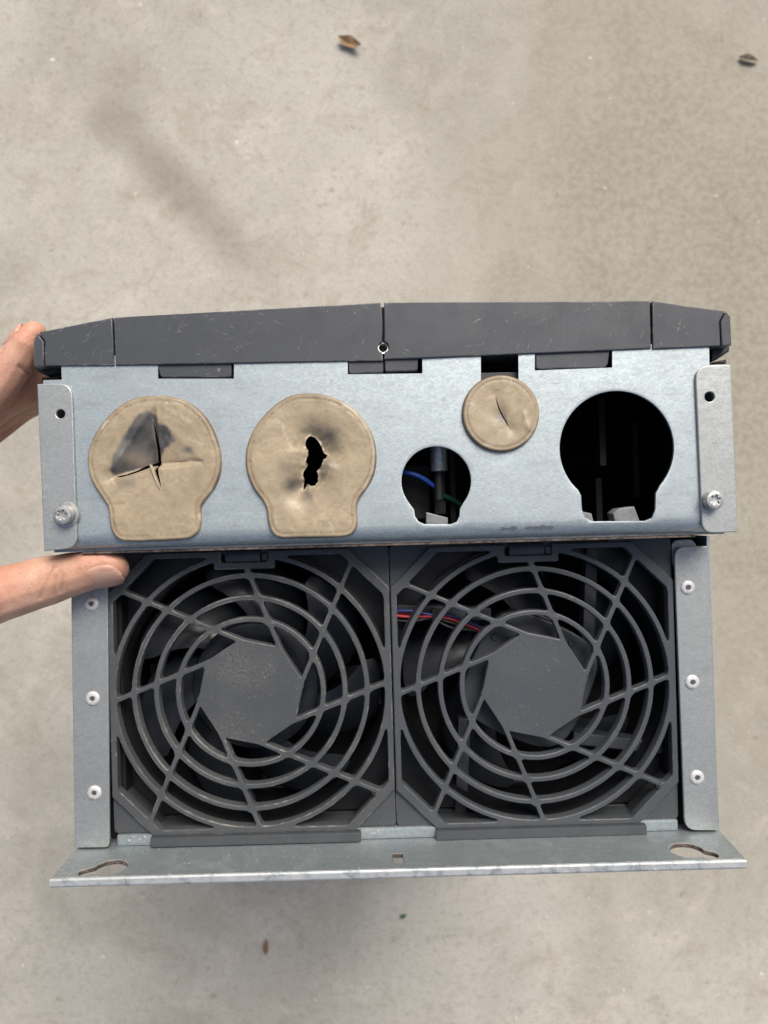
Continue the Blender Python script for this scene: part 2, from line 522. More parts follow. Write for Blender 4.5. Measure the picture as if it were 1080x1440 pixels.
# darker, coarser half of the slab
darker_half = k.math('MULTIPLY', k.spot(.36, .22, .34, .62, 0, (.3, 1.1), .5, 9, 6), .62)
c = k.mix(darker_half, c, k.mix(k.ramp(f3, .4, .62), lin(138, 132, 115), lin(164, 158, 142)))
bigd = k.math('MULTIPLY', k.ramp(k.noise(70, 3, .6, None, .2, 61), .665, .72), .35)
c = k.mix(bigd, c, lin(122, 116, 106))
wsp = k.math('MULTIPLY', k.ramp(k.noise(80, 2, .5, None, .2, 83), .745, .765), .8)
c = k.mix(wsp, c, lin(226, 222, 214))
# old damp streak
c = k.mix(k.math('MULTIPLY', k.spot(-.225, .375, .17, .034, -48, (.1, 1.2), .6, 14, 3), .55), c, lin(124, 117, 104))
c = k.mix(k.math('MULTIPLY', k.spot(-.29, .47, .05, .07, -20, (.1, 1.2), .7, 20, 9), .38), c, lin(132, 126, 114))
k.set(Base_Color=c, Roughness=.88)
k.b.inputs['Specular IOR Level'].default_value = .25
k.bump(k.math('ADD', f3, f4), .5, .0012)
M_conc = k.m
M_leaf = simple('dry_leaf', lin(140, 112, 80), .8, 0, .4, 160)
M_leafd = simple('dark_leaf', lin(122, 114, 98), .85, 0, .4, 160)
M_moss = simple('green_bit', lin(84, 112, 74), .8, 0, .3, 300)

# ------------------------------------------------------------------ ground
def ground():
    bm = bmesh.new()
    bmesh.ops.create_grid(bm, x_segments=40, y_segments=40, size=20)
    me = bpy.data.meshes.new('concrete_ground'); bm.to_mesh(me); bm.free()
    me.materials.append(M_conc)
    o = bpy.data.objects.new('concrete_ground', me); link(o)
    tag(o, 'worn beige concrete slab with stains', kind='structure')
ground()
GS = (CAM_D + FACE_Z * 1000)
def gpt(u, v):
    return draw(u, v, -FACE_Z * 1000)

# ------------------------------------------------------------------ the drive
drive = empty('inverter_drive', None, (0, 0, 0))
tag(drive, 'grey inverter drive with galvanised end plate, torn tan grommets and two fan grilles', 'drive')
LOC = (0, 0, FACE_Z * 1000)         # parts are modelled about the end face
FAN_Z = -24.0

# --- terminal plate
Lx, bot_y = draw(60, 774)[0], draw(300, 768)[1]
def XY(u, v): return draw(u, v)
ptop = [(86, 500), (222, 500), (222, 532.5), (329, 532.5), (329, 500), (489, 496), (489, 526.5), (594, 525), (594, 494),
        (676, 492), (676, 545), (729, 544), (729, 490), (752, 489), (752, 521), (861, 517), (861, 486), (997, 481)]
poly = draws(ptop)
xr = draw(1024, 640)[0]; xl = draw(64, 640)[0]
ry = draw(1000, 513)[1]; lyy = draw(86, 534)[1]
poly = [(xl, lyy), (poly[0][0], lyy)] + poly + [(poly[-1][0], ry), (xr, ry), (xr, bot_y), (xl, bot_y)]
g1 = zoomed([(540, 75), (400, 95), (280, 165), (180, 280), (125, 390), (110, 480), (122, 570), (155, 650), (210, 735), (240, 790), (250, 880), (270, 945), (310, 985), (370, 998), (540, 995),
             (720, 985), (780, 965), (818, 925), (830, 860), (830, 780), (862, 728), (918, 650), (950, 560), (955, 470), (935, 370), (890, 260), (810, 160), (690, 92)], 100, 540, 4.5)
g2 = zoomed([(530, 65), (380, 85), (240, 180), (130, 320), (80, 470), (85, 600), (130, 720), (195, 810), (220, 870), (232, 960), (262, 1030), (320, 1065), (440, 1065), (640, 1062), (770, 1055), (828, 1020),
             (850, 960), (845, 855), (865, 790), (920, 710), (965, 620), (980, 500), (960, 370), (890, 240), (780, 140), (660, 85)], 330, 540, 4.909)
hole_m = [(613.5 + 49 * math.cos(R(a)), 676.5 - 49 * math.sin(R(a))) for a in np.linspace(-38, 218, 44)]
hole_m = hole_m + zoomed([(150, 1015), (158, 1062), (180, 1095), (220, 1114), (395, 1114), (435, 1098), (452, 1060), (456, 1010)], 550, 500, 4.696)
hole_r = [(867.5 + 80.5 * math.cos(R(a)), 630 - 80.5 * math.sin(R(a))) for a in np.linspace(-40, 222, 56)]
hole_r = hole_r + zoomed([(160, 592), (176, 622), (180, 695), (194, 735), (235, 757), (510, 755), (550, 738), (566, 695), (568, 610), (582, 585)], 770, 530, 3.724)
def shrink(pts, f):
    q = np.array(pts); c = q.mean(0); return [tuple(c + (p - c) * f) for p in q]
def gholes():
    h3 = circle(*draw(703, 583), 14.0, 40)
    return [draws(shrink(smooth_closed(g1, 3), .90)), draws(shrink(smooth_closed(g2, 3), .90)), draws(hole_m), draws(hole_r)], h3
H, h3 = gholes()
# the slot above the third grommet opens into its round hole: replace the slot bottom by the arc of that hole
c3 = draw(703, 583); r3 = 14.0
sx0, sx1 = draw(676, 530)[0], draw(729, 530)[0]
a0 = math.degrees(math.acos((sx0 - c3[0]) / r3)); a1 = math.degrees(math.acos((sx1 - c3[0]) / r3))
arcpts = arc(c3[0], c3[1], r3, a0, 360 + a1, 40)
ip = next(i for i, p in enumerate(poly) if abs(p[0] - draw(676, 545)[0]) < 1e-6 and abs(p[1] - draw(676, 545)[1]) < 1e-6)
poly = poly[:ip] + arcpts + poly[ip + 2:]
def subdiv(poly, L):
    out = []
    for i, p in enumerate(poly):
        q = poly[(i + 1) % len(poly)]
        n = max(1, int(math.dist(p, q) / L))
        out += [(p[0] + (q[0] - p[0]) * j / n, p[1] + (q[1] - p[1]) * j / n) for j in range(n)]
    return out
BR = 5.6
def plate_z(P, do, dh):
    t = np.clip((bot_y + BR - P[:, 1]) / BR, 0, 1)
    z = -BR * (1 - np.sqrt(np.maximum(1 - t * t, 0))) * .9
    z += .10 * np.sin(P[:, 0] * .06) * np.cos(P[:, 1] * .05)
    z -= .10 * np.exp(-(dh / .25) ** 2)
    return z
plate = obj('terminal_plate', sheet('terminal_plate', subdiv(poly, 3), [subdiv(h, 2.5) for h in H] + [circle(*draw(85, 582, 1.7), 2.2, 24), circle(*draw(998, 558, 1.7), 2.4, 24)], 2.2, plate_z, 1.4, M_plate,
            insets=(.35,), hole_insets=(.3, .9)), drive, LOC)
tag(plate, 'brushed galvanised end plate with keyhole shaped cable openings')
# faded stamp on the bend, too worn to read
vs_, fs = [], []
for i in range(26):
    u = 706 + i * 2.85
    if i in (8, 9, 10, 11): continue
    x, y = draw(u + random.uniform(-.4, .4), 743.5 - (u - 706) * .028)
    w, h = random.uniform(.25, .55), random.uniform(.3, .9)
    t = (bot_y + BR - y) / BR; z = -BR * (1 - math.sqrt(max(1 - t * t, 0))) * .9 + .13
    s = len(vs_)
    vs_ += [(x - w, y - h, z - h * .5), (x + w, y - h, z - h * .5), (x + w, y + h, z + h * .35), (x - w, y + h, z + h * .35)]
    fs.append((s, s + 1, s + 2, s + 3))
ink = obj('faded_stamp', mesh('faded_stamp', vs_, fs, M_ink), plate); ink.location = (0, 0, 0)

# underside sheet of the terminal box and its rusty cut edge
obj('box_underside', box('box_underside', xl, xr, bot_y - 1.0, bot_y + .4, -300, -5.4, M_brk, .2), drive, LOC)
obj('sheet_edge', box('sheet_edge', draw(108, 770)[0], draw(984, 745)[0], bot_y - 1.9, bot_y - 1.1, -60, -4.4, M_rust, .15), drive, LOC)
# box side walls, one sheet each
by1 = draw(52, 540)[1]; 
for sgn, (u0, v0, u1, v1) in ((-1, (52, 540, 62, 775)), (1, (1028, 513, 1038, 748))):
    (xa, ya), (xb, yb) = draw(u0, v0), draw(u1, v1)
    q = [(xa, ya), (xb, yb), (xb - sgn * 1.4, yb), (xa - sgn * 1.4, ya)]
    obj('box_side_wall', slab('box_side_wall', [ccw(q)], -300, -.4, M_brk), drive, LOC)

# --- folded side brackets with a hole and a screw
screw_me = lathe('screw', [(2.0, -3), (2.1, 2.6), (3.5, 2.7), (3.75, 3.2), (3.75, 5.2), (3.3, 6.0), (2.35, 6.15), (2.2, 5.2), (.9, 5.0), (.3, 5.0)], M_screw, 36)
washer_me = lathe('washer', [(2.2, 1.35), (4.9, 1.4), (5.1, 1.7), (4.9, 2.2), (2.4, 2.3), (2.2, 1.35)], M_screw, 36, caps=False)
# star recess: six small lobes standing in the socket
def star():
    pts = []
    for i in range(48):
        a = 2 * math.pi * i / 48
        r = 1.75 + .45 * math.cos(6 * a)
        pts.append((r * math.cos(a), r * math.sin(a)))
    return slab('star_recess', [circle(0, 0, 2.5, 40), pts], 5.0, 6.05, M_screw, .12)
star_me = star()
for pts, rr, hole, hr, sc in (
        ([(52, 540), (101, 539), (108.5, 770), (62, 775.5)], None, (85, 582), 1.75, (88.5, 724)),
        ([(978, 515), (1027.5, 513), (1038, 748), (988, 750)], None, (998, 558), 1.95, (1004.5, 703))):
    z = 1.7
    q = ccw(draws(pts, z))
    left = pts[0][0] < 500
    def near(p, v): return min(range(4), key=lambda i: math.dist(p[i], v))
    rad = [.6] * 4
    rad[near(q, draw(*(pts[1] if left else pts[0]), z))] = 5.5
    rad[near(q, draw(*(pts[2] if left else pts[3]), z))] = 4.5
    o = obj('side_bracket', slab('side_bracket', [rounded(q, rad, 7), circle(*draw(*hole, z), hr, 28)], .12, 1.7, M_brk, .35), drive, LOC)
    sx, sy = draw(*sc, 5)
    s = obj('screw', screw_me, o, (sx, sy, 0), (0, 0, R(12)))
    obj('star_recess', star_me, o, (sx, sy, 0), (0, 0, R(12)))
    obj('washer', washer_me, o, (sx, sy, 0)) if left else None
    # folded return of the bracket down the side of the box
    xo = draw(57, 660)[0] if left else draw(1033, 630)[0]

# --- grommets
def dens(pts, n): return smooth_closed(pts, n)
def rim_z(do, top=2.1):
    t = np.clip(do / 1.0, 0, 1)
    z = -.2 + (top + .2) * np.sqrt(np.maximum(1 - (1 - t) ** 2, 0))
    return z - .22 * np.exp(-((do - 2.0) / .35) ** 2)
def tri_w(P, A, B, Cc):
    A, B, Cc = map(np.array, (A, B, Cc))
    d = (B[1] - Cc[1]) * (A[0] - Cc[0]) + (Cc[0] - B[0]) * (A[1] - Cc[1])
    la = ((B[1] - Cc[1]) * (P[:, 0] - Cc[0]) + (Cc[0] - B[0]) * (P[:, 1] - Cc[1])) / d
    lb = ((Cc[1] - A[1]) * (P[:, 0] - Cc[0]) + (A[0] - Cc[0]) * (P[:, 1] - Cc[1])) / d
    lc = 1 - la - lb
    return la, lb, lc
Z3 = lambda pts: draws(zoomed(pts, 100, 540, 4.5))
Z4 = lambda pts: draws(zoomed(pts, 330, 540, 4.909))
Z5 = lambda pts: draws(zoomed(pts, 550, 500, 4.696))
slit1 = Z3([(517, 225), (524, 258), (534, 320), (547, 400), (556, 470), (558, 520), (563, 570), (578, 640), (577, 664), (566, 650), (548, 590), (535, 545), (524, 512),
            (495, 515), (440, 545), (385, 570), (320, 590), (278, 590), (300, 581), (345, 572), (400, 548), (455, 514), (522, 490), (524, 430), (519, 350), (516, 280)])
G1_MARKS = [(Z3(q), a) for q, a in (([(608, 100), (615, 128), (660, 122), (710, 128)], 1.0), ([(620, 160), (645, 190)], .8), ([(650, 165), (672, 195)], .7), ([(705, 205), (735, 240), (765, 235)], .9), ([(740, 215), (755, 245)], .8),
    ([(215, 270), (230, 245)], 1.0), ([(760, 350), (840, 385)], .8), ([(250, 560), (262, 610), (300, 650)], .9), ([(820, 830), (822, 860)], 1.0), ([(560, 515), (680, 500), (760, 488), (830, 494)], .6), ([(905, 655), (880, 690)], .8), ([(340, 990), (480, 985)], .6), ([(120, 520), (135, 590)], .5), ([(880, 280), (915, 360)], .6))]  # scratches; the one left of the dent paints its lit slope
G2_MARKS = [(Z4(q), a) for q, a in (([(338, 280), (340, 320), (355, 370), (405, 460)], 1.0), ([(262, 262), (300, 245), (315, 275)], .7), ([(285, 250), (310, 270)], .6), ([(385, 320), (430, 370)], .5), ([(480, 280), (505, 300)], .5), ([(645, 940), (665, 965), (685, 1012)], 1.0),
    ([(740, 130), (830, 200), (890, 270)], .9), ([(890, 270), (940, 370), (962, 480)], 1.0), ([(962, 480), (950, 600), (900, 720)], .8), ([(575, 720), (640, 640), (660, 600)], .6), ([(600, 700), (640, 660)], .6), ([(275, 910), (300, 955)], .6), ([(150, 560), (130, 500)], .4), ([(235, 1010), (275, 1040)], .8), ([(560, 150), (575, 190)], .4))]  # scratches; the long ones at right paint light along the rim
A1, B1, C1 = Z3([(512, 165), (255, 580), (530, 500)])
A2, B2, C2 = Z3([(530, 190), (835, 485), (556, 505)])
A3, B3, C3 = Z3([(275, 600), (575, 690), (520, 515)])
def g1_dents(P):
    la, lb, lc = tri_w(P, A1, B1, C1)
    ul = np.clip(lc, 0, 1) * np.clip(1 + 8 * np.minimum(la, 0), 0, 1) * np.clip(1 + 8 * np.minimum(lb, 0), 0, 1)
    ma, mb, mc = tri_w(P, A2, B2, C2)
    ur = np.clip(mc, 0, 1) * np.clip(1 + 10 * np.minimum(ma, 0), 0, 1) * np.clip(1 + 14 * np.minimum(mb, 0), 0, 1)
    na, nb_, nc = tri_w(P, A3, B3, C3)
    ll = np.clip(nc, 0, 1) * np.clip(1 + 6 * np.minimum(na, 0), 0, 1) * np.clip(1 + 6 * np.minimum(nb_, 0), 0, 1)
    return ul, ur, ll
def g1_z(P, do, dh):
    ul, ur, ll = g1_dents(P)
    n = fbm(P, .12, 3.1)
    z = rim_z(do) + .3 * n - 9.0 * ul ** .8 * (1 + .12 * n) - 3.0 * ur - .9 * ll
    z -= .7 * np.exp(-(dist_to(P, Z3([(556, 508), (680, 502), (760, 488), (832, 494)]), False) / .55) ** 2)
    p = np.array(Z3([(265, 585)])[0]); z -= 1.5 * np.exp(-((P - p) ** 2).sum(1) / 8)
    p = np.array(Z3([(745, 425)])[0]); z -= .5 * np.exp(-((P - p) ** 2).sum(1) / 3)
    p = np.array(Z3([(330, 470)])[0]); z += .9 * np.exp(-((P - p) ** 2).sum(1) / 10)
    return z
sm_poly = Z3([(500, 165), (535, 190), (560, 240), (650, 300), (665, 370), (600, 412), (560, 490), (525, 495), (400, 548), (280, 585), (252, 545), (290, 440), (320, 360), (380, 275), (440, 190)])
def g1_sm(P, do, dh, Z):
    n = fbm(P, .22, 9.0)
    d = dist_to(P, sm_poly) * np.where(inside(P, sm_poly), 1, -1)
    s = np.clip((d + .9 * n + .5) / 1.2, 0, 1)
    pale = np.array(Z3([(395, 470)])[0]); s *= 1 - .45 * np.exp(-(((P - pale) / np.array([4.5, 2.6])) ** 2).sum(1))
    pt = np.array(Z3([(745, 423)])[0]); s = np.maximum(s, .9 * np.exp(-(((P - pt) / np.array([2.2, 1.4])) ** 2).sum(1)))
    pt = np.array(Z3([(385, 620)])[0]); s = np.maximum(s, .5 * np.exp(-(((P - pt) / np.array([4.0, 2.5])) ** 2).sum(1)))
    return s
def marks(P, lines, w=.42):
    s = np.zeros(len(P))
    n = np.clip(.75 + 1.2 * fbm(P, .8, 6.0, 3), 0, 1)
    for l, a in lines: s = np.maximum(s, a * np.exp(-(dist_to(P, l, False) / w) ** 2))
    return s * n
def rim_a(P, do, dh, Z):
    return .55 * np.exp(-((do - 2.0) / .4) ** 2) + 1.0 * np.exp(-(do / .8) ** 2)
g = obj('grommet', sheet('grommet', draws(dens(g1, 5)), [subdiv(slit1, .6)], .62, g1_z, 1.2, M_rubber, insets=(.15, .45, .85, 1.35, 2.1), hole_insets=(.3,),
        attrs={'smudge': g1_sm, 'rim': rim_a, 'torn': lambda P, do, dh, Z: np.maximum(.35 * np.exp(-(dh / .35) ** 2), marks(P, G1_MARKS))}, sharp=60), drive, LOC)
tag(g, 'tan rubber grommet slit in a cross with one flap pushed in, beside the left bracket')
# pale curled flap standing in the slit
fl = Z3([(503, 512), (512, 550), (528, 600), (548, 640), (572, 672)])
vs_, fs = [], []
for i, (x, y) in enumerate(fl):
    w = (0.5, .9, 1.0, .8, .4)[i]
    vs_ += [(x - .1, y, 1.6), (x + w * .7, y + .1, 2.5), (x + w * 1.5, y + .1, .6)]
for i in range(len(fl) - 1):
    for j in range(2): fs.append((i * 3 + j, i * 3 + j + 1, i * 3 + j + 4, i * 3 + j + 3))
me = mesh('curled_flap', vs_, fs, M_rubber, 80)
at = me.attributes.new('torn', 'FLOAT', 'POINT'); at.data.foreach_set('value', [.8] * len(me.vertices))
obj('curled_flap', me, g)

hole2 = Z4([(520, 352), (550, 365), (580, 400), (600, 440), (610, 470), (635, 490), (630, 512), (612, 520), (600, 560), (565, 600), (572, 630), (570, 670), (550, 700), (525, 703), (497, 688),
            (484, 712), (470, 735), (466, 728), (471, 690), (474, 655), (465, 630), (470, 600), (490, 572), (500, 555), (486, 532), (492, 508), (505, 490), (500, 452), (482, 420), (485, 390), (500, 365)])
hc = np.array(Z4([(535, 540)])[0])
def g2_z(P, do, dh):
    n = fbm(P, .12, 5.5)
    z = rim_z(do) + .3 * n - 5.2 * np.exp(-(dh / 5.0) ** 1.3) * (1 + .3 * n)
    p = np.array(Z4([(640, 560)])[0]); z += 2.6 * np.exp(-((P - p) ** 2).sum(1) / 12)
    p = np.array(Z4([(430, 720)])[0]); z -= 1.6 * np.exp(-((P - p) ** 2).sum(1) / 16)
    p = np.array(Z4([(640, 390)])[0]); z -= .9 * np.exp(-((P - p) ** 2).sum(1) / 22)
    z += 1.3 * np.exp(-(dh / .5) ** 2) * (fbm(P, .7, 2.0) + .35)
    return z
def g2_sm_shade(P, do, dh, Z):  # grey smears, with the shade of the dent painted in
    s = np.zeros(len(P)); n = fbm(P, .2, 4.0)
    for (q, r, a) in (((400, 690), 4.2, .8), ((650, 380), 4.5, .7), ((640, 540), 3.0, .6), ((370, 580), 3.5, .45), ((500, 770), 3.2, .7)):
        c_ = np.array(Z4([q])[0]); s = np.maximum(s, a * np.exp(-((P - c_) ** 2).sum(1) / r ** 2) * (1 + .5 * n))
    return s
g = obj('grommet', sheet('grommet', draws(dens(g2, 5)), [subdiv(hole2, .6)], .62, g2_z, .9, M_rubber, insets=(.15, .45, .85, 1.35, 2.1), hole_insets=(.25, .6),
        attrs={'smudge': g2_sm_shade, 'rim': rim_a, 'torn': lambda P, do, dh, Z: np.maximum(np.exp(-(dh / .5) ** 2) * np.clip(.45 + fbm(P, .35, 1.0) * 2, 0, 1), marks(P, G2_MARKS))}, sharp=60), drive, LOC)
tag(g, 'tan rubber grommet torn open by a ragged black hole')

slit3 = Z5([(684, 262), (697, 305), (716, 355), (738, 402), (768, 462), (786, 492), (760, 458), (728, 402), (706, 355), (692, 310)])
def g3_z(P, do, dh):
    z = rim_z(do, 2.3) + .1 * fbm(P, .12, 8.0) - .9 * np.exp(-(dh / 2.2) ** 1.4)
    p = np.array(Z5([(690, 390)])[0]); z -= .7 * np.exp(-((P - p) ** 2).sum(1) / 9)
    for q in ((875, 400), (885, 450), (900, 480)):
        p = np.array(Z5([q])[0]); z += .45 * np.exp(-(((P - p) / np.array([.8, 1.8])) ** 2).sum(1))
    p = np.array(Z5([(762, 430)])[0]); z += .5 * np.exp(-(((P - p) / np.array([.5, 1.6])) ** 2).sum(1))
    return z
def g3_t(P, do, dh, Z):
    s = np.zeros(len(P))
    for (q, rx, ry_) in (((875, 380), .7, 2.2), ((885, 450), 1.0, 1.8), ((785, 170), .5, 1.0), ((905, 545), 1.2, 1.6), ((770, 490), .5, 1.2), ((530, 310), 1.6, 4.0), ((640, 590), 3.0, .7)):
        c_ = np.array(Z5([q])[0]); s = np.maximum(s, .8 * np.exp(-(((P - c_) / np.array([rx, ry_])) ** 2).sum(1)))
    return s * np.clip(.6 + fbm(P, .9, 3.0), 0, 1)
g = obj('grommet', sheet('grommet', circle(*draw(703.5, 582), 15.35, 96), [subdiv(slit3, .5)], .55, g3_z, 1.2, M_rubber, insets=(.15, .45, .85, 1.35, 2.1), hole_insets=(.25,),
        attrs={'smudge': lambda P, do, dh, Z: .8 * np.exp(-((P - np.array(Z5([(715, 410)])[0])) ** 2).sum(1) / 7), 'rim': rim_a, 'torn': g3_t}, sharp=60), drive, LOC)
tag(g, 'small round tan grommet with one slanting cut, below the narrow slot')
# strip behind the slot above the small grommet
q = draws([(674, 524), (731, 523), (731, 545), (674, 546)], -4)
obj('slot_strip', slab('slot_strip', [ccw(q)], -6, -4.5, M_strut, .2), drive, LOC)

# --- front cover
cover_body = draws([(49, 476), (54, 470), (159, 449), (538, 428), (916, 426), (1016, 440), (1026, 448), (1027, 484), (997, 486), (600, 503), (488, 505), (88, 513), (49, 513)], 0)
cov = obj('front_cover', slab('front_cover', [ccw(cover_body)], -555, -3.5, M_coverin, .5), drive, LOC)
tag(cov, 'grey plastic front cover with chamfered ends')
def panel(name, pts, z1=1.0, z0=-14, bevel=.45, holes=(), rad=0.0, mat=None):
    q = ccw(draws(pts, z1))
    if rad: q = rounded(q, rad, 3)
    return obj(name, slab(name, [q] + [ccw(h) for h in holes], z0, z1, mat or M_cover, bevel), cov)
hx, hy = draw(539, 488, 1)
def split_hole(pts, side):
    return pts
panel('cover_panel', [(47, 478), (52, 468.5), (61.3, 480.5), (61.5, 515), (47.2, 515)])
panel('cover_panel', [(54.5, 467.2), (157.5, 446.3), (160.3, 513.6), (63.2, 514.5), (62.8, 479.8)])
# main panels, each with half of the round hole at the seam
r_px = 7.2
lh = [(538.6 + r_px * math.cos(R(a)), 488 - r_px * math.sin(R(a))) for a in range(100, 261, 16)]
panel('cover_panel', [(160.0, 446.2), (535.6, 425.3)] + [(538.3, 455)] + lh + [(539, 507.3), (488.5, 508.0), (327, 510.8), (222, 512.6), (162.2, 513.5)])
rh = [(539.4 + r_px * math.cos(R(a)), 488 - r_px * math.sin(R(a))) for a in range(-80, 81, 16)]
panel('cover_panel', [(540.4, 505.0)] + rh + [(540.2, 455), (540.0, 425.2), (914.0, 423.0), (915.8, 489.8), (860, 492.6), (752, 497), (594, 503.6)])
panel('cover_panel', [(917.6, 423.2), (1020.0, 437.2), (1012.0, 451.6), (1013.6, 486.4), (918.0, 490.6)])
panel('cover_panel', [(1021.6, 438.5), (1027.4, 445.0), (1029.0, 485.2), (1015.2, 486.2), (1013.8, 452.2)])
obj('lit_hole_ring', lathe('lit_hole_ring', [(2.3, -10), (2.3, -.6), (1.7, -.7), (1.5, -10)], M_screw, 28, caps=False), cov, (hx, hy, 0), (R(-6), R(7), 0))  # bright tilted ring added as the lit inner wall of the hole
# latch tabs reaching into the notches of the plate
for pts in ([(219, 508), (325.5, 506), (325.5, 530.5), (226, 531)], [(489.5, 503), (539.0, 502), (539.3, 524.5), (491, 525)],
            [(540.8, 502), (588, 501), (587.5, 521.5), (541, 523)], [(752.5, 494), (858, 490), (855, 512), (851, 517.5), (754, 519)]):
    panel('latch_tab', pts, -.3, -12, .5, rad=1.0)
# rounded lips of the cover below its outer corners, shadow put into their colour
for pts in ([(49, 515), (84, 514), (84, 524), (62, 527), (52, 522)], [(1001, 488), (1027, 487), (1026, 494), (1008, 506), (1001, 508)]):
    panel('corner_lip', pts, -6, -30, .8, mat=M_coverin)
for pts in ([(58, 531), (83, 529), (83, 534), (58, 536)], [(1003, 509), (1022, 505), (1022, 511), (1003, 512)]):
    panel('corner_hook', pts, -8, -16, .6, mat=M_coverin)

# --- inside of the terminal box, closed with added black sheets to stay dark
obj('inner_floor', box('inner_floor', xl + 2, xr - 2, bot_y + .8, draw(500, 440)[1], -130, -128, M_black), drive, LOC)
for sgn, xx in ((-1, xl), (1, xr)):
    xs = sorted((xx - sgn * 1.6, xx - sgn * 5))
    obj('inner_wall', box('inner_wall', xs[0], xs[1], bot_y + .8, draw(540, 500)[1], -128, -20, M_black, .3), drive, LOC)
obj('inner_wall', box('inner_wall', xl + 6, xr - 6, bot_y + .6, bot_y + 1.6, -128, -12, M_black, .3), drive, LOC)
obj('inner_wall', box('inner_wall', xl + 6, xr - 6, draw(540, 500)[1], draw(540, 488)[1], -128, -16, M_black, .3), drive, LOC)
x, y = draw(617, 645, -16)
obj('terminal_stud', lathe('terminal_stud', [(.1, -5.2), (3.3, -5.2), (3.6, -4.8), (3.6, 10), (.1, 10)], M_screw, 28), drive, (x, y, FACE_Z * 1000 - 16), (R(-90), 0, 0))
x, y = draw(617, 672, -18)
obj('stud_bolt', lathe('stud_bolt', [(.1, -9), (1.8, -9), (1.8, 9), (.1, 9)], M_coverin, 20), drive, (x, y, FACE_Z * 1000 - 18), (R(-90), 0, 0))
x, y = draw(619, 690, -24)
obj('stud_bracket', box('stud_bracket', x - 2.4, x + 2.4, y - 10, y + 8, -30, -26, M_coverin, .4), drive, LOC)
obj('terminal_block', box('terminal_block', *sorted((draw(566, 700, -34)[0], draw(605, 700, -34)[0])), draw(590, 730, -34)[1], draw(590, 655, -34)[1], -60, -34, M_coverin, .8), drive, LOC)
obj('terminal_wall', box('terminal_wall', *sorted((draw(632, 700, -34)[0], draw(640, 700, -34)[0])), draw(590, 740, -34)[1], draw(590, 630, -34)[1], -60, -30, M_coverin, .8), drive, LOC)
P3 = lambda u, v, z: (*draw(u, v, z), z)
w = obj('blue_wire', tube('blue_wire', [P3(545, 662, -20), P3(568, 664, -16), P3(590, 670, -16), P3(612, 685, -20), P3(625, 698, -26)], 1.0, M_blue), drive, LOC)
w = obj('green_wire', tube('green_wire', [P3(610, 688, -22), P3(625, 697, -24), P3(640, 705, -26), P3(665, 722, -30)], 1.1, M_green), drive, LOC)
for pts, z in (([(599, 720), (630, 728), (630, 745), (599, 745)], -8), ([(818, 719), (832, 722), (838, 745), (816, 745)], -7), ([(862, 722), (870, 715), (892, 712), (903, 740), (868, 745)], -8)):
    obj('wire_clip', slab('wire_clip', [ccw(draws(pts, z))], z - 9, z, M_clip, .5), drive, LOC)
for u, v0, v1, z in ((846, 560, 655, -30), (842, 672, 740, -45), (893, 590, 700, -55)):
    x, ya = draw(u, v0, z); _, yb = draw(u, v1, z)
    obj('inner_rib', box('inner_rib', x - 1.4, x + 1.4, yb, ya, z - 8, z, M_black, .5), drive, LOC)

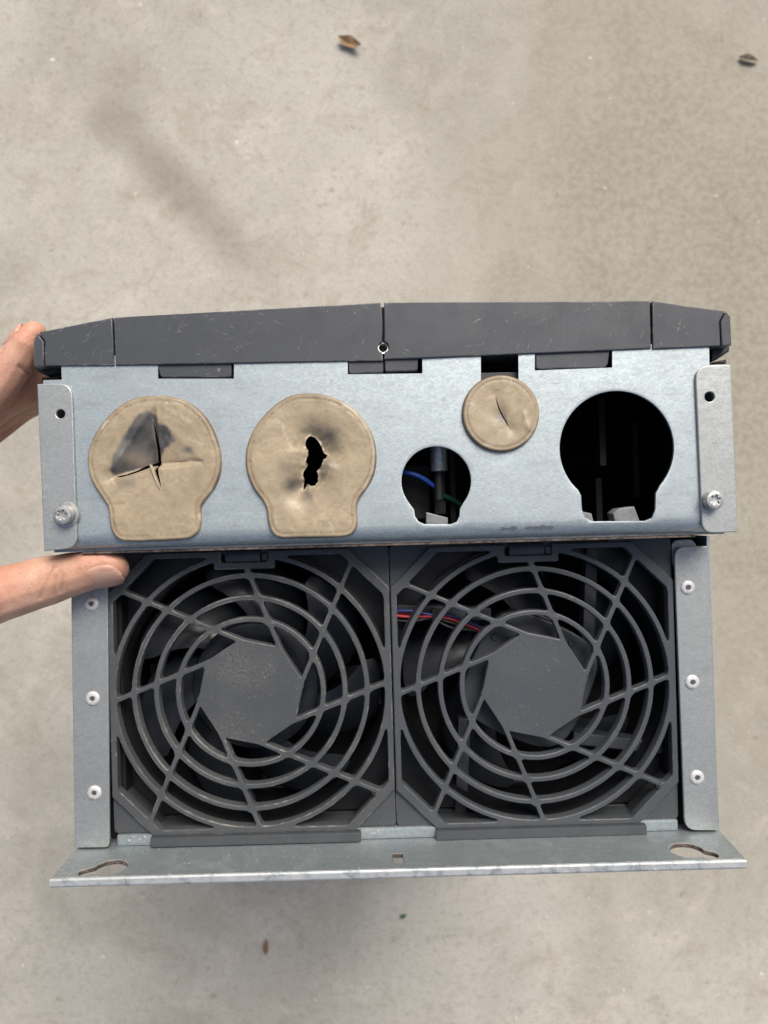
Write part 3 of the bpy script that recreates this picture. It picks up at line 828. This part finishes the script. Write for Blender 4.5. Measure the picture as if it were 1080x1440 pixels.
# --- fan modules
def sd_box(X, Y, x0, x1, y0, y1):
    return np.maximum(np.maximum(x0 - X, X - x1), np.maximum(y0 - Y, Y - y1))
def smin(a, b, k):
    h = np.clip(.5 + .5 * (b - a) / k, 0, 1)
    return b * (1 - h) + a * h - k * h * (1 - h)
def grille_loops():
    st = .42
    ax = np.arange(-62.5, 62.51, st)
    X, Y = np.meshgrid(ax, ax)
    r = np.hypot(X, Y)
    hw = 1.1
    rings = np.minimum.reduce([np.abs(r - q) - hw for q in (31.0, 40.3, 49.8, 58.6)])
    hub = np.full_like(X, -1e9); spokes = np.full_like(X, 1e9)
    for k_ in range(8):
        a = R(32.0 + 45 * k_)
        hub = np.maximum(hub, X * math.cos(a) + Y * math.sin(a) - 21.4)
        a = R(66.0 + 45 * k_); nx, ny = math.cos(a), math.sin(a)      # each spoke leaves one hub corner, leaning with the pinwheel
        dn = X * nx + Y * ny; dt = -X * ny + Y * nx
        spokes = np.minimum(spokes, np.maximum(np.abs(dn - 18.6) - .98, np.maximum(6 - dt, dt - 80)))
    outer = np.maximum(np.maximum(np.abs(X), np.abs(Y)) - 60.4, (np.abs(X) + np.abs(Y)) / math.sqrt(2) - 73.3)
    inner = np.maximum(np.maximum(np.abs(X), np.abs(Y)) - 57.9, (np.abs(X) + np.abs(Y)) / math.sqrt(2) - 69.2)
    border = np.maximum(outer, -inner)
    rings[(r > 70)] = 1e3
    d = smin(rings, spokes, 1.3)
    d = np.minimum(d, hub)
    d = smin(d, border, 1.4)
    d = smin(d, sd_box(X, Y, -14.2, 11.7, 52.6, 63), .8)
    d = np.maximum(d, -sd_box(X, Y, -11.2, 8.8, 55.6, 70))
    d = np.maximum(d, outer)
    # marching squares
    segs = {}
    def key(i, j, e):   # e=0 horizontal edge (i,j)-(i,j+1), 1 vertical (i,j)-(i+1,j)
        return (i, j, e)
    S = d < 0
    code = S[:-1, :-1] * 1 + S[:-1, 1:] * 2 + S[1:, 1:] * 4 + S[1:, :-1] * 8
    table = {1: [(3, 0)], 2: [(0, 1)], 3: [(3, 1)], 4: [(1, 2)], 5: [(3, 0), (1, 2)], 6: [(0, 2)], 7: [(3, 2)], 8: [(2, 3)], 9: [(2, 0)], 10: [(0, 1), (2, 3)], 11: [(2, 1)], 12: [(1, 3)], 13: [(1, 0)], 14: [(0, 3)]}
    nxt = {}
    for i, j in zip(*np.nonzero((code > 0) & (code < 15))):
        ek = (key(i, j, 0), key(i, j + 1, 1), key(i + 1, j, 0), key(i, j, 1))
        for a, b in table[int(code[i, j])]: nxt[ek[a]] = ek[b]
    def pos(kk):
        i, j, e = kk
        a = d[i, j]
        if e == 0: b = d[i, j + 1]; t = a / (a - b); return (ax[j] + st * t, ax[i])
        b = d[i + 1, j]; t = a / (a - b); return (ax[j], ax[i] + st * t)
    loops = []
    while nxt:
        s, cur = next(iter(nxt.items())); lp = [pos(s)]; del nxt[s]
        while cur != s and cur in nxt:
            lp.append(pos(cur)); cur = nxt.pop(cur)
        if len(lp) > 14:
            q = np.array(lp); q = (np.roll(q, 1, 0) + 2 * q + np.roll(q, -1, 0)) / 4
            loops.append(q[::2])
    def solid(P):
        j = np.clip(np.round((P[:, 0] - ax[0]) / st).astype(int), 0, len(ax) - 1); i = np.clip(np.round((P[:, 1] - ax[0]) / st).astype(int), 0, len(ax) - 1)
        return d[i, j]
    return loops, solid
def grille_mesh(depth=4.6, bev=.5):
    """moulded grille: flat top face, rounded shoulders and deep walls, from the contour loops"""
    loops, solid = grille_loops()
    V, F, E, cap = [], [], [], []
    for q in loops:
        n = len(q)
        t = np.roll(q, -1, 0) - np.roll(q, 1, 0); t /= np.linalg.norm(t, axis=1)[:, None] + 1e-9
        nm = np.stack([-t[:, 1], t[:, 0]], 1)
        if solid(q + nm * .5).mean() > solid(q - nm * .5).mean(): nm = -nm
        base = len(V)
        for off, z in ((0, -depth), (0, -bev), (bev * .3, -bev * .3), (bev, 0)):
            V += [(a, b, z) for a, b in q + nm * off]
        for r_ in range(3):
            for i in range(n):
                k2 = (i + 1) % n
                F.append((base + r_ * n + i, base + r_ * n + k2, base + (r_ + 1) * n + k2, base + (r_ + 1) * n + i))
        s0 = len(cap); cap += [(base + 3 * n + i) for i in range(n)]
        E += [(s0 + i, s0 + (i + 1) % n) for i in range(n)]
    r = geometry.delaunay_2d_cdt([Vector(V[i][:2]) for i in cap], E, [], 0, 1e-5)
    P = np.array([tuple(v) for v in r[0]]); T = np.array([f for f in r[2] if len(f) == 3])
    src = [o[0] if o else -1 for o in r[3]]
    cen = P[T].mean(1)
    ok = solid(cen) < -.12
    wall = len(F)
    idx = []
    for i, sv in enumerate(src):
        if sv >= 0: idx.append(cap[sv])
        else: V.append((P[i][0], P[i][1], 0)); idx.append(len(V) - 1)
    F += [tuple(idx[i] for i in f) for f in T[ok]]
    me = mesh('grille', V, F, None, 40)
    return me
grille_me = grille_mesh()
at = grille_me.attributes.new('edge', 'FLOAT', 'FACE')
at.data.foreach_set('value', [1.0 if .15 < p.normal.z < .985 else 0.0 for p in grille_me.polygons])
finish(grille_me, 40, True)
grille_me.materials.append(M_grilleA)
grille_me_b = grille_me.copy(); grille_me_b.materials[0] = M_grilleB

sq = rounded([(-60.6, -59.6), (60.6, -59.6), (60.6, 61.5), (-60.6, 61.5)], 2.0, 4)
oc = 59.0; ocs = 42.0
octo = [(oc, -ocs), (oc, ocs), (ocs, oc), (-ocs, oc), (-oc, ocs), (-oc, -ocs), (-ocs, -58.6), (ocs, -58.6)]
frame_me = slab('frame', [sq, ccw(octo)], -16, -2.0, M_frame, .4)
sq2 = [(-60, -57.5), (60, -57.5), (60, 60), (-60, 60)]
housing_me = slab('housing', [sq2, circle(0, 0, 57.5, 72)], -46, -16.5, M_housing, .3)
lip_me = lathe('duct', [(59.0, -18), (60.2, -9), (60.4, -7.5), (58.6, -7.5), (57.6, -10), (56.9, -20), (56.9, -40)], M_housing, 72, caps=False)
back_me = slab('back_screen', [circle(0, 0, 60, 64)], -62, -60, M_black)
def blade_mesh(sw, r0=27, r1=55.5, chord=34, z=-26, pitch=38, mat=None):
    nu, nv = 9, 12
    top, bot = [], []
    for i in range(nu):
        t = i / (nu - 1); r = r0 + (r1 - r0) * t
        ch = chord * (.75 + .45 * t); p = R(pitch - 14 * t); a_c = sw * t * .55
        for j in range(nv):
            s = j / (nv - 1) - .5
            round_ = 1 - .25 * (max(0, t - .75) / .25) ** 2 * (4 * s * s)
            da = a_c + s * ch * round_ * math.cos(p) / r
            zz = z + s * ch * round_ * math.sin(p) + 3.2 * (1 - 4 * s * s) * .6
            th = .9 * math.sqrt(max(1 - 4 * s * s, .02))
            rr = r - 2.0 * (2 * abs(s)) ** 3 * t
            top.append((rr * math.cos(da), rr * math.sin(da), zz + th)); bot.append((rr * math.cos(da), rr * math.sin(da), zz - th))
    n = len(top); V = top + bot; F = []
    for i in range(nu - 1):
        for j in range(nv - 1):
            a = i * nv + j
            F.append((a, a + 1, a + nv + 1, a + nv)); F.append((n + a, n + a + nv, n + a + nv + 1, n + a + 1))
    for i in range(nu - 1):
        for j in (0, nv - 1):
            a = i * nv + j; F.append((a, a + nv, n + a + nv, n + a))
    for j in range(nv - 1):
        for i in (0, nu - 1):
            a = i * nv + j; F.append((a, a + 1, n + a + 1, n + a))
    return mesh('blade', V, F, mat or M_blade, 50)
blade_me = blade_mesh(1.0, chord=37, z=-21, pitch=31)
hub_me = lathe('rotor_hub', [(28.5, -50), (28.5, -15), (27.5, -12.5), (25.5, -12), (18, -12), (17, -12.6), (.2, -12.6)], M_blade, 56)
mount_me = slab('motor_mount', [smooth_closed([((27 + 4.5 * (i % 2 == 0)) * math.cos(R(45 * i + 20)), (27 + 4.5 * (i % 2 == 0)) * math.sin(R(45 * i + 20))) for i in range(8)], 6)], -20, -11, M_strut, .8)
rivet_s = lathe('mount_pin', [(1.5, -11.2), (1.5, -10.2), (1.2, -9.9), (.6, -9.9), (.5, -10.4), (.05, -10.4)], M_strut, 18)
strut_me = box('strut', -2.7, 2.7, 0, 42, -22, -13, M_strut, .8)
clip_me = lathe('clip_barrel', [(2.6, -7.5), (3.0, -7.0), (3.0, 7.0), (2.6, 7.5)], M_frame, 20)

def fan(uv, right):
    cx, cy = draw(*uv, FAN_Z)
    f = empty('fan_module', drive, (cx, cy, FACE_Z * 1000 + FAN_Z))
    tag(f, 'right fan behind a clean dark grey grille, wires showing' if right else 'left fan behind a dusty dark grey grille, below two grommets')
    obj('grille', grille_me_b if right else grille_me, f)
    obj('frame', frame_me, f); obj('housing', housing_me, f); obj('duct', lip_me, f); obj('back_screen', back_me, f)
    zb = -14 if right else 0
    h = obj('rotor_hub', hub_me, f, (0, 0, zb - (4 if right else 0)))
    nb = 5 if right else 7
    for i in range(nb):
        obj('blade', blade_me, f, (0, 0, zb), (0, 0, 2 * math.pi * i / nb + (2.5 if right else .25)))
    if right:
        obj('motor_mount', mount_me, f)
        for a in (128, 205, 303, 40): obj('mount_pin', rivet_s, f, (24.5 * math.cos(R(a)), 24.5 * math.sin(R(a)), 0))
        for (x, y, a) in ((27, 17, -4), (19, -27, -98), (-29, -17, 176), (-16, 29, 86)):
            obj('strut', strut_me, f, (x, y, 0), (0, 0, R(a)))
        for i, (m, dy, dz) in enumerate(((M_blackw, -1.6, -11.2), (M_red, 0, -11.0), (M_navy, 1.5, -11.3), (M_red, -.6, -9.8), (M_blackw, -3.0, -11.0), (M_navy, .9, -9.6))):
            obj('wire', tube('wire', [(-62, 31.0 + dy, dz - 1), (-51, 30.4 + dy + random.uniform(-.9, .9), dz + random.uniform(-.6, .8)), (-43, 29.6 + dy * .5, dz), (-34, 27.6 + dy * .9 + random.uniform(-1.2, 1.2), dz + random.uniform(-.6, .9)), (-22, 23.5 + dy * .7 + random.uniform(-1, 1), dz - 1.5), (-12, 17 + dy, dz - 3)], .72, m, 8), f)
        obj('cable_tie', box('cable_tie', -42.5, -40.5, 25.5, 32.5, -13, -8.6, M_blackw, .5), f)
    else:
        for a in (4, 94, 184, 274): obj('strut', strut_me, f, (17 * math.cos(R(a + 72)), 17 * math.sin(R(a + 72)), -36), (0, 0, R(a)))
        for (x, y) in ((48, -3), (53, -12)): obj('wire_clip', box('wire_clip', x - 2.2, x + 2.2, y - 2.2, y + 2.2, -40, -30, M_clip, .5), f)
    # clip at the top of the grille: barrel, plate and two small hooks
    obj('clip_barrel', clip_me, f, (-1.8, 58.2, -2.2), (0, math.pi / 2, 0))
    obj('clip_plate', box('clip_plate', -9.2, 5.6, 58.0, 63, -4.5, -1.2, M_frame, .5), f)
    obj('clip_hook', box('clip_hook', 6.2, 8.6, 56.0, 59.2, -5, -.6, M_frame, .5), f)
    # foot strip below the grille, and the top ledge pieces
    obj('foot_strip', box('foot_strip', -44, 45.5, -64.3, -60.3, -9, 2.2, M_frame, .6), f)
    for x0, x1 in ((-44, -36), (33, 41)): obj('top_lug', box('top_lug', x0, x1, 60.0, 63.0, -6, -.8, M_frame, .5), f)
    for a, rr in ((8, 20.5), (97, 19.0), (188, 20.5)):
        obj('moulding_mark', lathe('moulding_mark', [(2.6, -.1), (2.6, .05), (2.35, .08), (2.3, -.1)], grille_me.materials[0] if not right else M_grilleB, 28, caps=False), f, (rr * math.cos(R(a)), rr * math.sin(R(a)), 0))
    for (x, y) in ((-52, -47), (52, -44), (-59, 17), (-59, -19), (30, 59), (-21, 59), (22, -58.6), (-26, -58.6)):
        obj('moulding_mark', lathe('moulding_mark', [(1.35, -.1), (1.35, .06), (1.1, .08), (1.05, -.1)], grille_me.materials[0] if not right else M_grilleB, 18, caps=False), f, (x, y, 0))
    return f
fanL = fan((352.4, 973.4), False)
fanR = fan((752.0, 963.6), True)

# --- fan side brackets with rivets
rivet_me = lathe('rivet', [(3.0, 0), (3.0, .35), (2.7, .7), (1.9, .85), (1.2, .85), (1.0, .4), (.05, .35)], M_rivet, 30)
core_me = lathe('rivet_core', [(.95, .3), (.95, .62), (.05, .66)], M_hole, 16)
for pts, rads, rivs in (([(99, 790), (151, 790), (154, 1178), (153, 1192), (105, 1192.5)], {2: 0, 3: 5.5}, [(129, 849), (130.5, 982), (133, 1114.5)]),
                        ([(996, 768), (1012, 1168), (963, 1168), (948, 768)], {3: 5.5, 2: 5.5}, [(967, 826), (973.5, 959), (980, 1093)])):
    z = FAN_Z + 1.5
    q0 = draws(pts, z); q = ccw(q0)
    rad = [.6] * len(q)
    for i, r_ in rads.items(): rad[min(range(len(q)), key=lambda j: math.dist(q[j], q0[i]))] = r_
    b = obj('fan_bracket', slab('fan_bracket', [rounded(q, rad, 8)], z - 1.6, z, M_brk, .4), drive, LOC)
    for r_ in rivs:
        x, y = draw(*r_, z)
        o = obj('rivet', rivet_me, b, (x, y, z - .02)); 
        obj('rivet_core', core_me, b, (x, y, z - .02))
# second sheet peeping out above the right fan bracket
q = draws([(944, 760), (972, 758), (980, 766), (983, 800), (946, 800)], FAN_Z - 3)
obj('inner_tab', slab('inner_tab', [rounded(ccw(q), 3, 5)], FAN_Z - 4.6, FAN_Z - 3, M_brk, .4), drive, LOC)
# side walls of the heat sink housing behind the brackets
YB = -140.2
for sgn, u in ((-1, 103), (1, 1006)):
    x = draw(u, 980 if sgn < 0 else 970, FAN_Z)[0]
    xs = sorted((x, x - sgn * 1.5))
    obj('housing_side_wall', box('housing_side_wall', xs[0], xs[1], YB, bot_y - 2.5, -FACE_Z * 1000 + 2, FAN_Z - 1, M_brk, .2), drive, LOC)
xw0, xw1 = draw(103, 980, FAN_Z)[0], draw(1006, 970, FAN_Z)[0]
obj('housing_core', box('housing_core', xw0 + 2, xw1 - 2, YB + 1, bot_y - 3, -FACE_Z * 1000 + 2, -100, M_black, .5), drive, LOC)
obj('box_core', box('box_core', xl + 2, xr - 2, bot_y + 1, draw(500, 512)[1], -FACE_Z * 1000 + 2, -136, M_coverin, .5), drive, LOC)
# black strips left and right of the fans, gap shade put into colour
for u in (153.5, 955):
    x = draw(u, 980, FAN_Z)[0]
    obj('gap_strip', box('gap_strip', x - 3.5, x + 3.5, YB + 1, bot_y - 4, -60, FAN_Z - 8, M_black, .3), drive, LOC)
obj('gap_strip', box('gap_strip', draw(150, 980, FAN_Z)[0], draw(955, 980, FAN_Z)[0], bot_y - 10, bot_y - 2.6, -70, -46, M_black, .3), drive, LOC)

# --- back plate with keyholes
def keyhole(big, slot, rb, rs):
    (x0, z0), (x1, z1) = on_back(*big, YB), on_back(*slot, YB)
    d = math.degrees(math.atan2(z1 - z0, x1 - x0))
    h = math.degrees(math.asin(rs / rb)) + 4
    return arc(x0, z0, rb, d + h, d + 360 - h, 30) + arc(x1, z1, rs, d - 90, d + 90, 12)
zf_l, zf_r = on_back(70, 1236, YB), on_back(1050, 1209, YB)
z_b = -24.0
edge = [(xw0 - .5, -FACE_Z * 1000 + 1), (xw1 + .5, -FACE_Z * 1000 + 1), (xw1 + .5, z_b), (zf_r[0], zf_r[1]), (zf_l[0], zf_l[1]), (xw0 - .5, z_b)]
sqc = on_back(559.5, 1207, YB)
sqh = [(sqc[0] - 2.1, sqc[1] - 4.2), (sqc[0] + 2.1, sqc[1] - 4.2), (sqc[0] + 2.1, sqc[1] + 4.2), (sqc[0] - 2.1, sqc[1] + 4.2)]
bp = obj('back_plate', slab('back_plate', [edge, keyhole((156, 1219.5), (121, 1226.5), 6.4, 2.9), keyhole((966, 1195.5), (999, 1202), 6.6, 3.0), sqh], 0, 1.9, M_back, .4,
         axes=lambda a, b, c_: (a, YB - c_, b)), drive, LOC)
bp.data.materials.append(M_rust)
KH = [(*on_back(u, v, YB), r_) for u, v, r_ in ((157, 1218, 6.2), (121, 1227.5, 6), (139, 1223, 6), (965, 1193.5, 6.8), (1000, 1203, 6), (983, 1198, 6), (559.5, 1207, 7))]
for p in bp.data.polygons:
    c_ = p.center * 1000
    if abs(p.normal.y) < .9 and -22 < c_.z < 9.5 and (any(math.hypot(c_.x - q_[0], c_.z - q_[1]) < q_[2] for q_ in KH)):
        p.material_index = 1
tag(bp, 'dusty galvanised back plate with keyhole slots at both ends')
hem = [zf_l, zf_r, (zf_r[0] - .3, zf_r[1] - 2.4), (zf_l[0] + .3, zf_l[1] - 2.4)]
obj('front_hem', slab('front_hem', [ccw([(a, b + .4) for a, b in hem])], -.25, 3.6, M_back, 1.0, axes=lambda a, b, c_: (a, YB - c_, b), seg=3), bp)
# upstand of the fan shelf: a low sheet step in front of the fans
xs0, xs1 = draw(163, 1180, FAN_Z)[0], draw(955, 1160, FAN_Z)[0]
obj('fan_shelf', box('fan_shelf', xs0, xs1, YB + .1, YB + 5.0, -80, FAN_Z - 1.0, M_back, 1.2), drive, LOC)

# ------------------------------------------------------------------ the hand
def hand():
    cols = []
    bm = bmesh.new()
    def blob(p, ax):          # ax: 3x3 semi-axis columns
        m = Matrix.Identity(4)
        for i in range(3):
            for j in range(3): m[i][j] = ax[i][j]
        m.translation = Vector(p)
        bmesh.ops.create_icosphere(bm, subdivisions=2, radius=1.0, matrix=m)
    def limb(nodes, n=None, sub=7):
        """nodes: (pos, half_thickness, half_width); n: nail normal, thickness direction"""
        P = [Vector(a[0]) for a in nodes]
        for i in range(len(nodes) - 1):
            d = P[i + 1] - P[i]; L = d.length; d = d / L
            nn = Vector(n) if n else Vector((-.6, .5, .6))
            nn = (nn - d * nn.dot(d)).normalized(); w = d.cross(nn)
            m = max(2, int(L / 2.2))
            for j in range(m + (i == len(nodes) - 2)):
                t = j / m
                e = t * t * (3 - 2 * t)
                th = nodes[i][1] * (1 - e) + nodes[i + 1][1] * e; wd = nodes[i][2] * (1 - e) + nodes[i + 1][2] * e
                p = P[i] + (P[i + 1] - P[i]) * t
                a = min(th, wd)
                blob(p, [[d[k] * a, nn[k] * th, w[k] * wd] for k in range(3)])
    yb = bot_y - 1.0
    nl = Vector((0.03, -.76, .65)).normalized()
    # thumb: base, knuckle, nail segment
    limb([((-238, yb - 50, -34), 17, 19), ((-205, yb - 33, -20), 13.5, 14), ((-182, yb - 25, -16), 12.4, 12.8), ((-160, yb - 17.2, -13.5), 11.6, 12.0), ((-143, yb - 12.6, -12.8), 10.8, 11.2), ((-131, yb - 9.8, -12.2), 9.2, 10.2),
          ((-121, yb - 7.9, -12), 7.6, 9.6), ((-114.5, yb - 7.2, -12), 6.6, 9.0), ((-110.6, yb - 7.0, -12), 5.2, 7.0)], nl)
    # fingers: index nearest the camera, the others further down the side of the cover
    limb([((-214, 18, -24), 12.5, 12), ((-190, 32, -21), 11.2, 10.8), ((-173, 45, -18), 10.2, 10.4), ((-160, 57, -16), 9.0, 9.8), ((-151, 66.5, -14.5), 7.8, 9.0), ((-145.4, 73.6, -13.5), 6.8, 8.4), ((-142.2, 78.2, -13), 4.8, 6.4)], (-.72, .66, .15))
    limb([((-218, 30, -46), 12.5, 12), ((-192, 42, -43), 10.6, 10.4), ((-170, 55.5, -38), 9.8, 9.8), ((-156, 60, -34), 9.4, 9.6), ((-149, 68, -32), 8.4, 8.8), ((-146, 74, -31), 6.2, 7)], (-.8, .5, .2))
    limb([((-220, 32, -66), 12, 11.5), ((-192, 49, -64), 9.6, 9.6), ((-170, 59.5, -60), 9.0, 9.2), ((-156, 63, -56), 8.6, 8.8), ((-149, 69, -53), 7.8, 8.4), ((-146, 74, -52), 6, 7)], (-.8, .5, .1))
    limb([((-222, 24, -86), 10, 9.5), ((-200, 46, -84), 8.6, 8.6), ((-180, 58, -80), 8.0, 8.0), ((-163, 64, -76), 7.4, 7.6), ((-152, 68, -74), 6.8, 7.2), ((-147, 72, -73), 5, 6)], (-.8, .5, .1))
    # palm and wrist
    for a, b in (((-214, 20, -24), (-252, -60, -44)), ((-218, 29, -46), (-256, -62, -56)), ((-220, 26, -66), (-256, -64, -66)), ((-222, 23, -84), (-254, -66, -74)), ((-236, -52, -34), (-254, -68, -46))):
        limb([(a, 12, 13), (b, 15, 17)], (-.9, .1, .1))
    limb([((-254, -64, -58), 17, 24), ((-272, -110, -62), 18, 27), ((-300, -190, -66), 25, 31), ((-326, -260, -70), 31, 35)], (-.9, .3, .1))
    me = bpy.data.meshes.new('hand'); 
    for v in bm.verts: v.co /= 1000
    bm.to_mesh(me); bm.free()
    o = bpy.data.objects.new('hand', me); C.objects.link(o)
    md = o.modifiers.new('r', 'REMESH'); md.mode = 'VOXEL'; md.voxel_size = .0007; md.use_smooth_shade = True
    sm = o.modifiers.new('s', 'SMOOTH'); sm.factor = .5; sm.iterations = 14
    dg = bpy.context.evaluated_depsgraph_get()
    me2 = bpy.data.meshes.new_from_object(o.evaluated_get(dg)); o.modifiers.clear(); o.data = me2; bpy.data.meshes.remove(me)
    me2.name = 'hand'; me2.materials.clear(); me2.materials.append(M_skin)
    n = len(me2.vertices); co = np.empty(n * 3); me2.vertices.foreach_get('co', co); co = co.reshape(-1, 3) * 1000
    nr = np.empty(n * 3); me2.vertices.foreach_get('normal', nr); nr = nr.reshape(-1, 3)
    crease = np.zeros(n); flush = np.zeros(n)
    def groove(path, w, depth, amt=1.0):
        nonlocal co, crease
        q = np.array(path, float)[:, :2]; d = np.full(n, 1e9); top = (nr[:, 2] > -.05) & (co[:, 2] > -22)
        for i in range(len(q) - 1):
            a, b = q[i], q[i + 1]; ab = b - a
            t = np.clip(((co[:, :2] - a) @ ab) / (ab @ ab), 0, 1)
            d = np.minimum(d, np.linalg.norm(co[:, :2] - (a + t[:, None] * ab), axis=1))
        g = np.exp(-(d / w) ** 2) * top
        co -= nr * (g * depth)[:, None]; crease = np.maximum(crease, g * amt)
    # knuckle folds of the thumb
    T = lambda u, v, z: (*draw(u, v, z), z)
    groove([T(74, 797, -3.5), T(67, 808, -2.2), T(63, 822, -2.5), T(62, 840, -8)], .7, .5, .7)
    groove([T(85, 802, -3), T(78, 812, -2.5), T(76, 824, -3), T(80, 836, -8)], .7, .4, .6)
    groove([T(88, 808, -3), T(86, 820, -3), T(88, 832, -7)], .55, .5, .7)
    groove([T(24, 515, -6), T(33, 530, -5), T(45, 535, -7)], .9, .6, .5)
    groove([T(2, 498, -8), T(10, 492, -10)], .9, .5, .4)
    for c_, r_, a in (((-112, yb - 2, -8), 9, .6), ((-154, yb - 8, -4), 10, .5), ((-144, 78, -10), 7, .8), ((-150, 30, -60), 12, .8), ((-150, 62, -8), 9, .35), ((-150, 20, -75), 14, .8)):
        flush = np.maximum(flush, a * np.exp(-((co - np.array(c_)) ** 2).sum(1) / r_ ** 2))
    me2.vertices.foreach_set('co', (co / 1000).ravel())
    for nm, val in (('crease', crease), ('flush', flush)):
        at = me2.attributes.new(nm, 'FLOAT', 'POINT'); at.data.foreach_set('value', val.astype(np.float32))
    me2.polygons.foreach_set('use_smooth', [True] * len(me2.polygons)); me2.update()
    o.location = (0, 0, FACE_Z)
    o.name = 'hand'
    tag(o, 'left hand gripping the left end of the grey drive, thumb below the plate', 'hand')
    # nails: curved plates set into the skin
    def nail(name, c_, d, nn, length, width, curv):
        d = Vector(d).normalized(); nn = Vector(nn); nn = (nn - d * nn.dot(d)).normalized(); w = d.cross(nn)
        V, F = [], []
        nu, nv = 12, 11
        for i in range(nu):
            t = i / (nu - 1)
            hw = width / 2 * (1 - .18 * (1 - t)) * math.sqrt(max(0, 1 - (max(0, .42 - t) / .42) ** 2 * .93)) * math.sqrt(max(.02, 1 - .93 * (max(0, t - .62) / .38) ** 2.6))
            for j in range(nv):
                s = (j / (nv - 1) - .5) * 2
                p = Vector(c_) + d * (length * (t - .5) + 0.0) + w * (hw * math.sin(s * 1.15) / math.sin(1.15)) + nn * (-curv * (1 - math.cos(s * 1.15)) * hw - .9 * (t - .45) ** 2 * 2)
                V.append(p)
        m = len(V)
        V = V + [p - nn * .7 for p in V]
        for i in range(nu - 1):
            for j in range(nv - 1):
                a = i * nv + j
                F.append((a, a + 1, a + nv + 1, a + nv)); F.append((m + a, m + a + nv, m + a + nv + 1, m + a + 1))
        ring = [j for j in range(nv)] + [i * nv + nv - 1 for i in range(1, nu)] + [(nu - 1) * nv + j for j in range(nv - 2, -1, -1)] + [i * nv for i in range(nu - 2, 0, -1)]
        for i in range(len(ring)):
            a, b = ring[i], ring[(i + 1) % len(ring)]; F.append((a, b, m + b, m + a))
        obj('fingernail', mesh('fingernail', V, F, M_nail, 60), o)
    tc = Vector((-117.2, yb - 7.8, -12)); nail('thumbnail', tc + nl * 6.75, (1, .13, .01), nl, 20.5, 15.0, .58)
    n2 = Vector((-.72, .64, .28)).normalized(); nail('indexnail', Vector((-146.6, 73.4, -13.5)) + n2 * 6.9, (.66, .75, .03), n2, 11.5, 11.5, .6)
hand()

# ------------------------------------------------------------------ litter on the concrete
def leaf(name, u, v, length, width, ang, mat, label, cat, curl=.35, fold=0.0):
    x, y = gpt(u, v)
    V, F = [], []
    nu, nv = 10, 5
    for i in range(nu):
        t = i / (nu - 1)
        hw = width / 2 * math.sin(math.pi * min(.98, t * .96 + .03)) ** .8
        for j in range(nv):
            s = (j / (nv - 1) - .5) * 2
            V.append((length * (t - .5), s * hw * (1 + .15 * math.sin(9 * t + j)), 1.2 + curl * length * .5 * (t - .5) ** 2 * 4 * .4 + abs(s) * hw * .5 + fold * max(0, t - .5) * length))
    m = len(V); V = V + [(a, b, c_ - .4) for a, b, c_ in V]
    for i in range(nu - 1):
        for j in range(nv - 1):
            a = i * nv + j
            F.append((a, a + 1, a + nv + 1, a + nv)); F.append((m + a, m + a + nv, m + a + nv + 1, m + a + 1))
    ring = [j for j in range(nv)] + [i * nv + nv - 1 for i in range(1, nu)] + [(nu - 1) * nv + j for j in range(nv - 2, -1, -1)] + [i * nv for i in range(nu - 2, 0, -1)]
    for i in range(len(ring)):
        a, b = ring[i], ring[(i + 1) % len(ring)]; F.append((a, b, m + b, m + a))
    o = obj(name, mesh(name, V, F, mat, 50), None, (x, y, .6), (0, 0, R(ang)))
    return tag(o, label, cat)
leaf('dry_leaf', 492, 63, 27, 13, -25, M_leaf, 'curled brown dry leaf on the concrete above the drive', 'leaf', .9, .2)
leaf('dry_leaf', 1051, 85, 22, 9, -14, M_leafd, 'dark crumbled leaf on the concrete at the top right corner', 'leaf', .3)
leaf('leaf_scrap', 374, 1330, 18, 6, 85, M_leaf, 'narrow brown leaf scrap on the concrete below the back plate', 'leaf', .2)
leaf('leaf_scrap', 567, 1287, 8, 5, 30, M_moss, 'tiny green leaf scrap on the concrete below the back plate', 'leaf', .2)
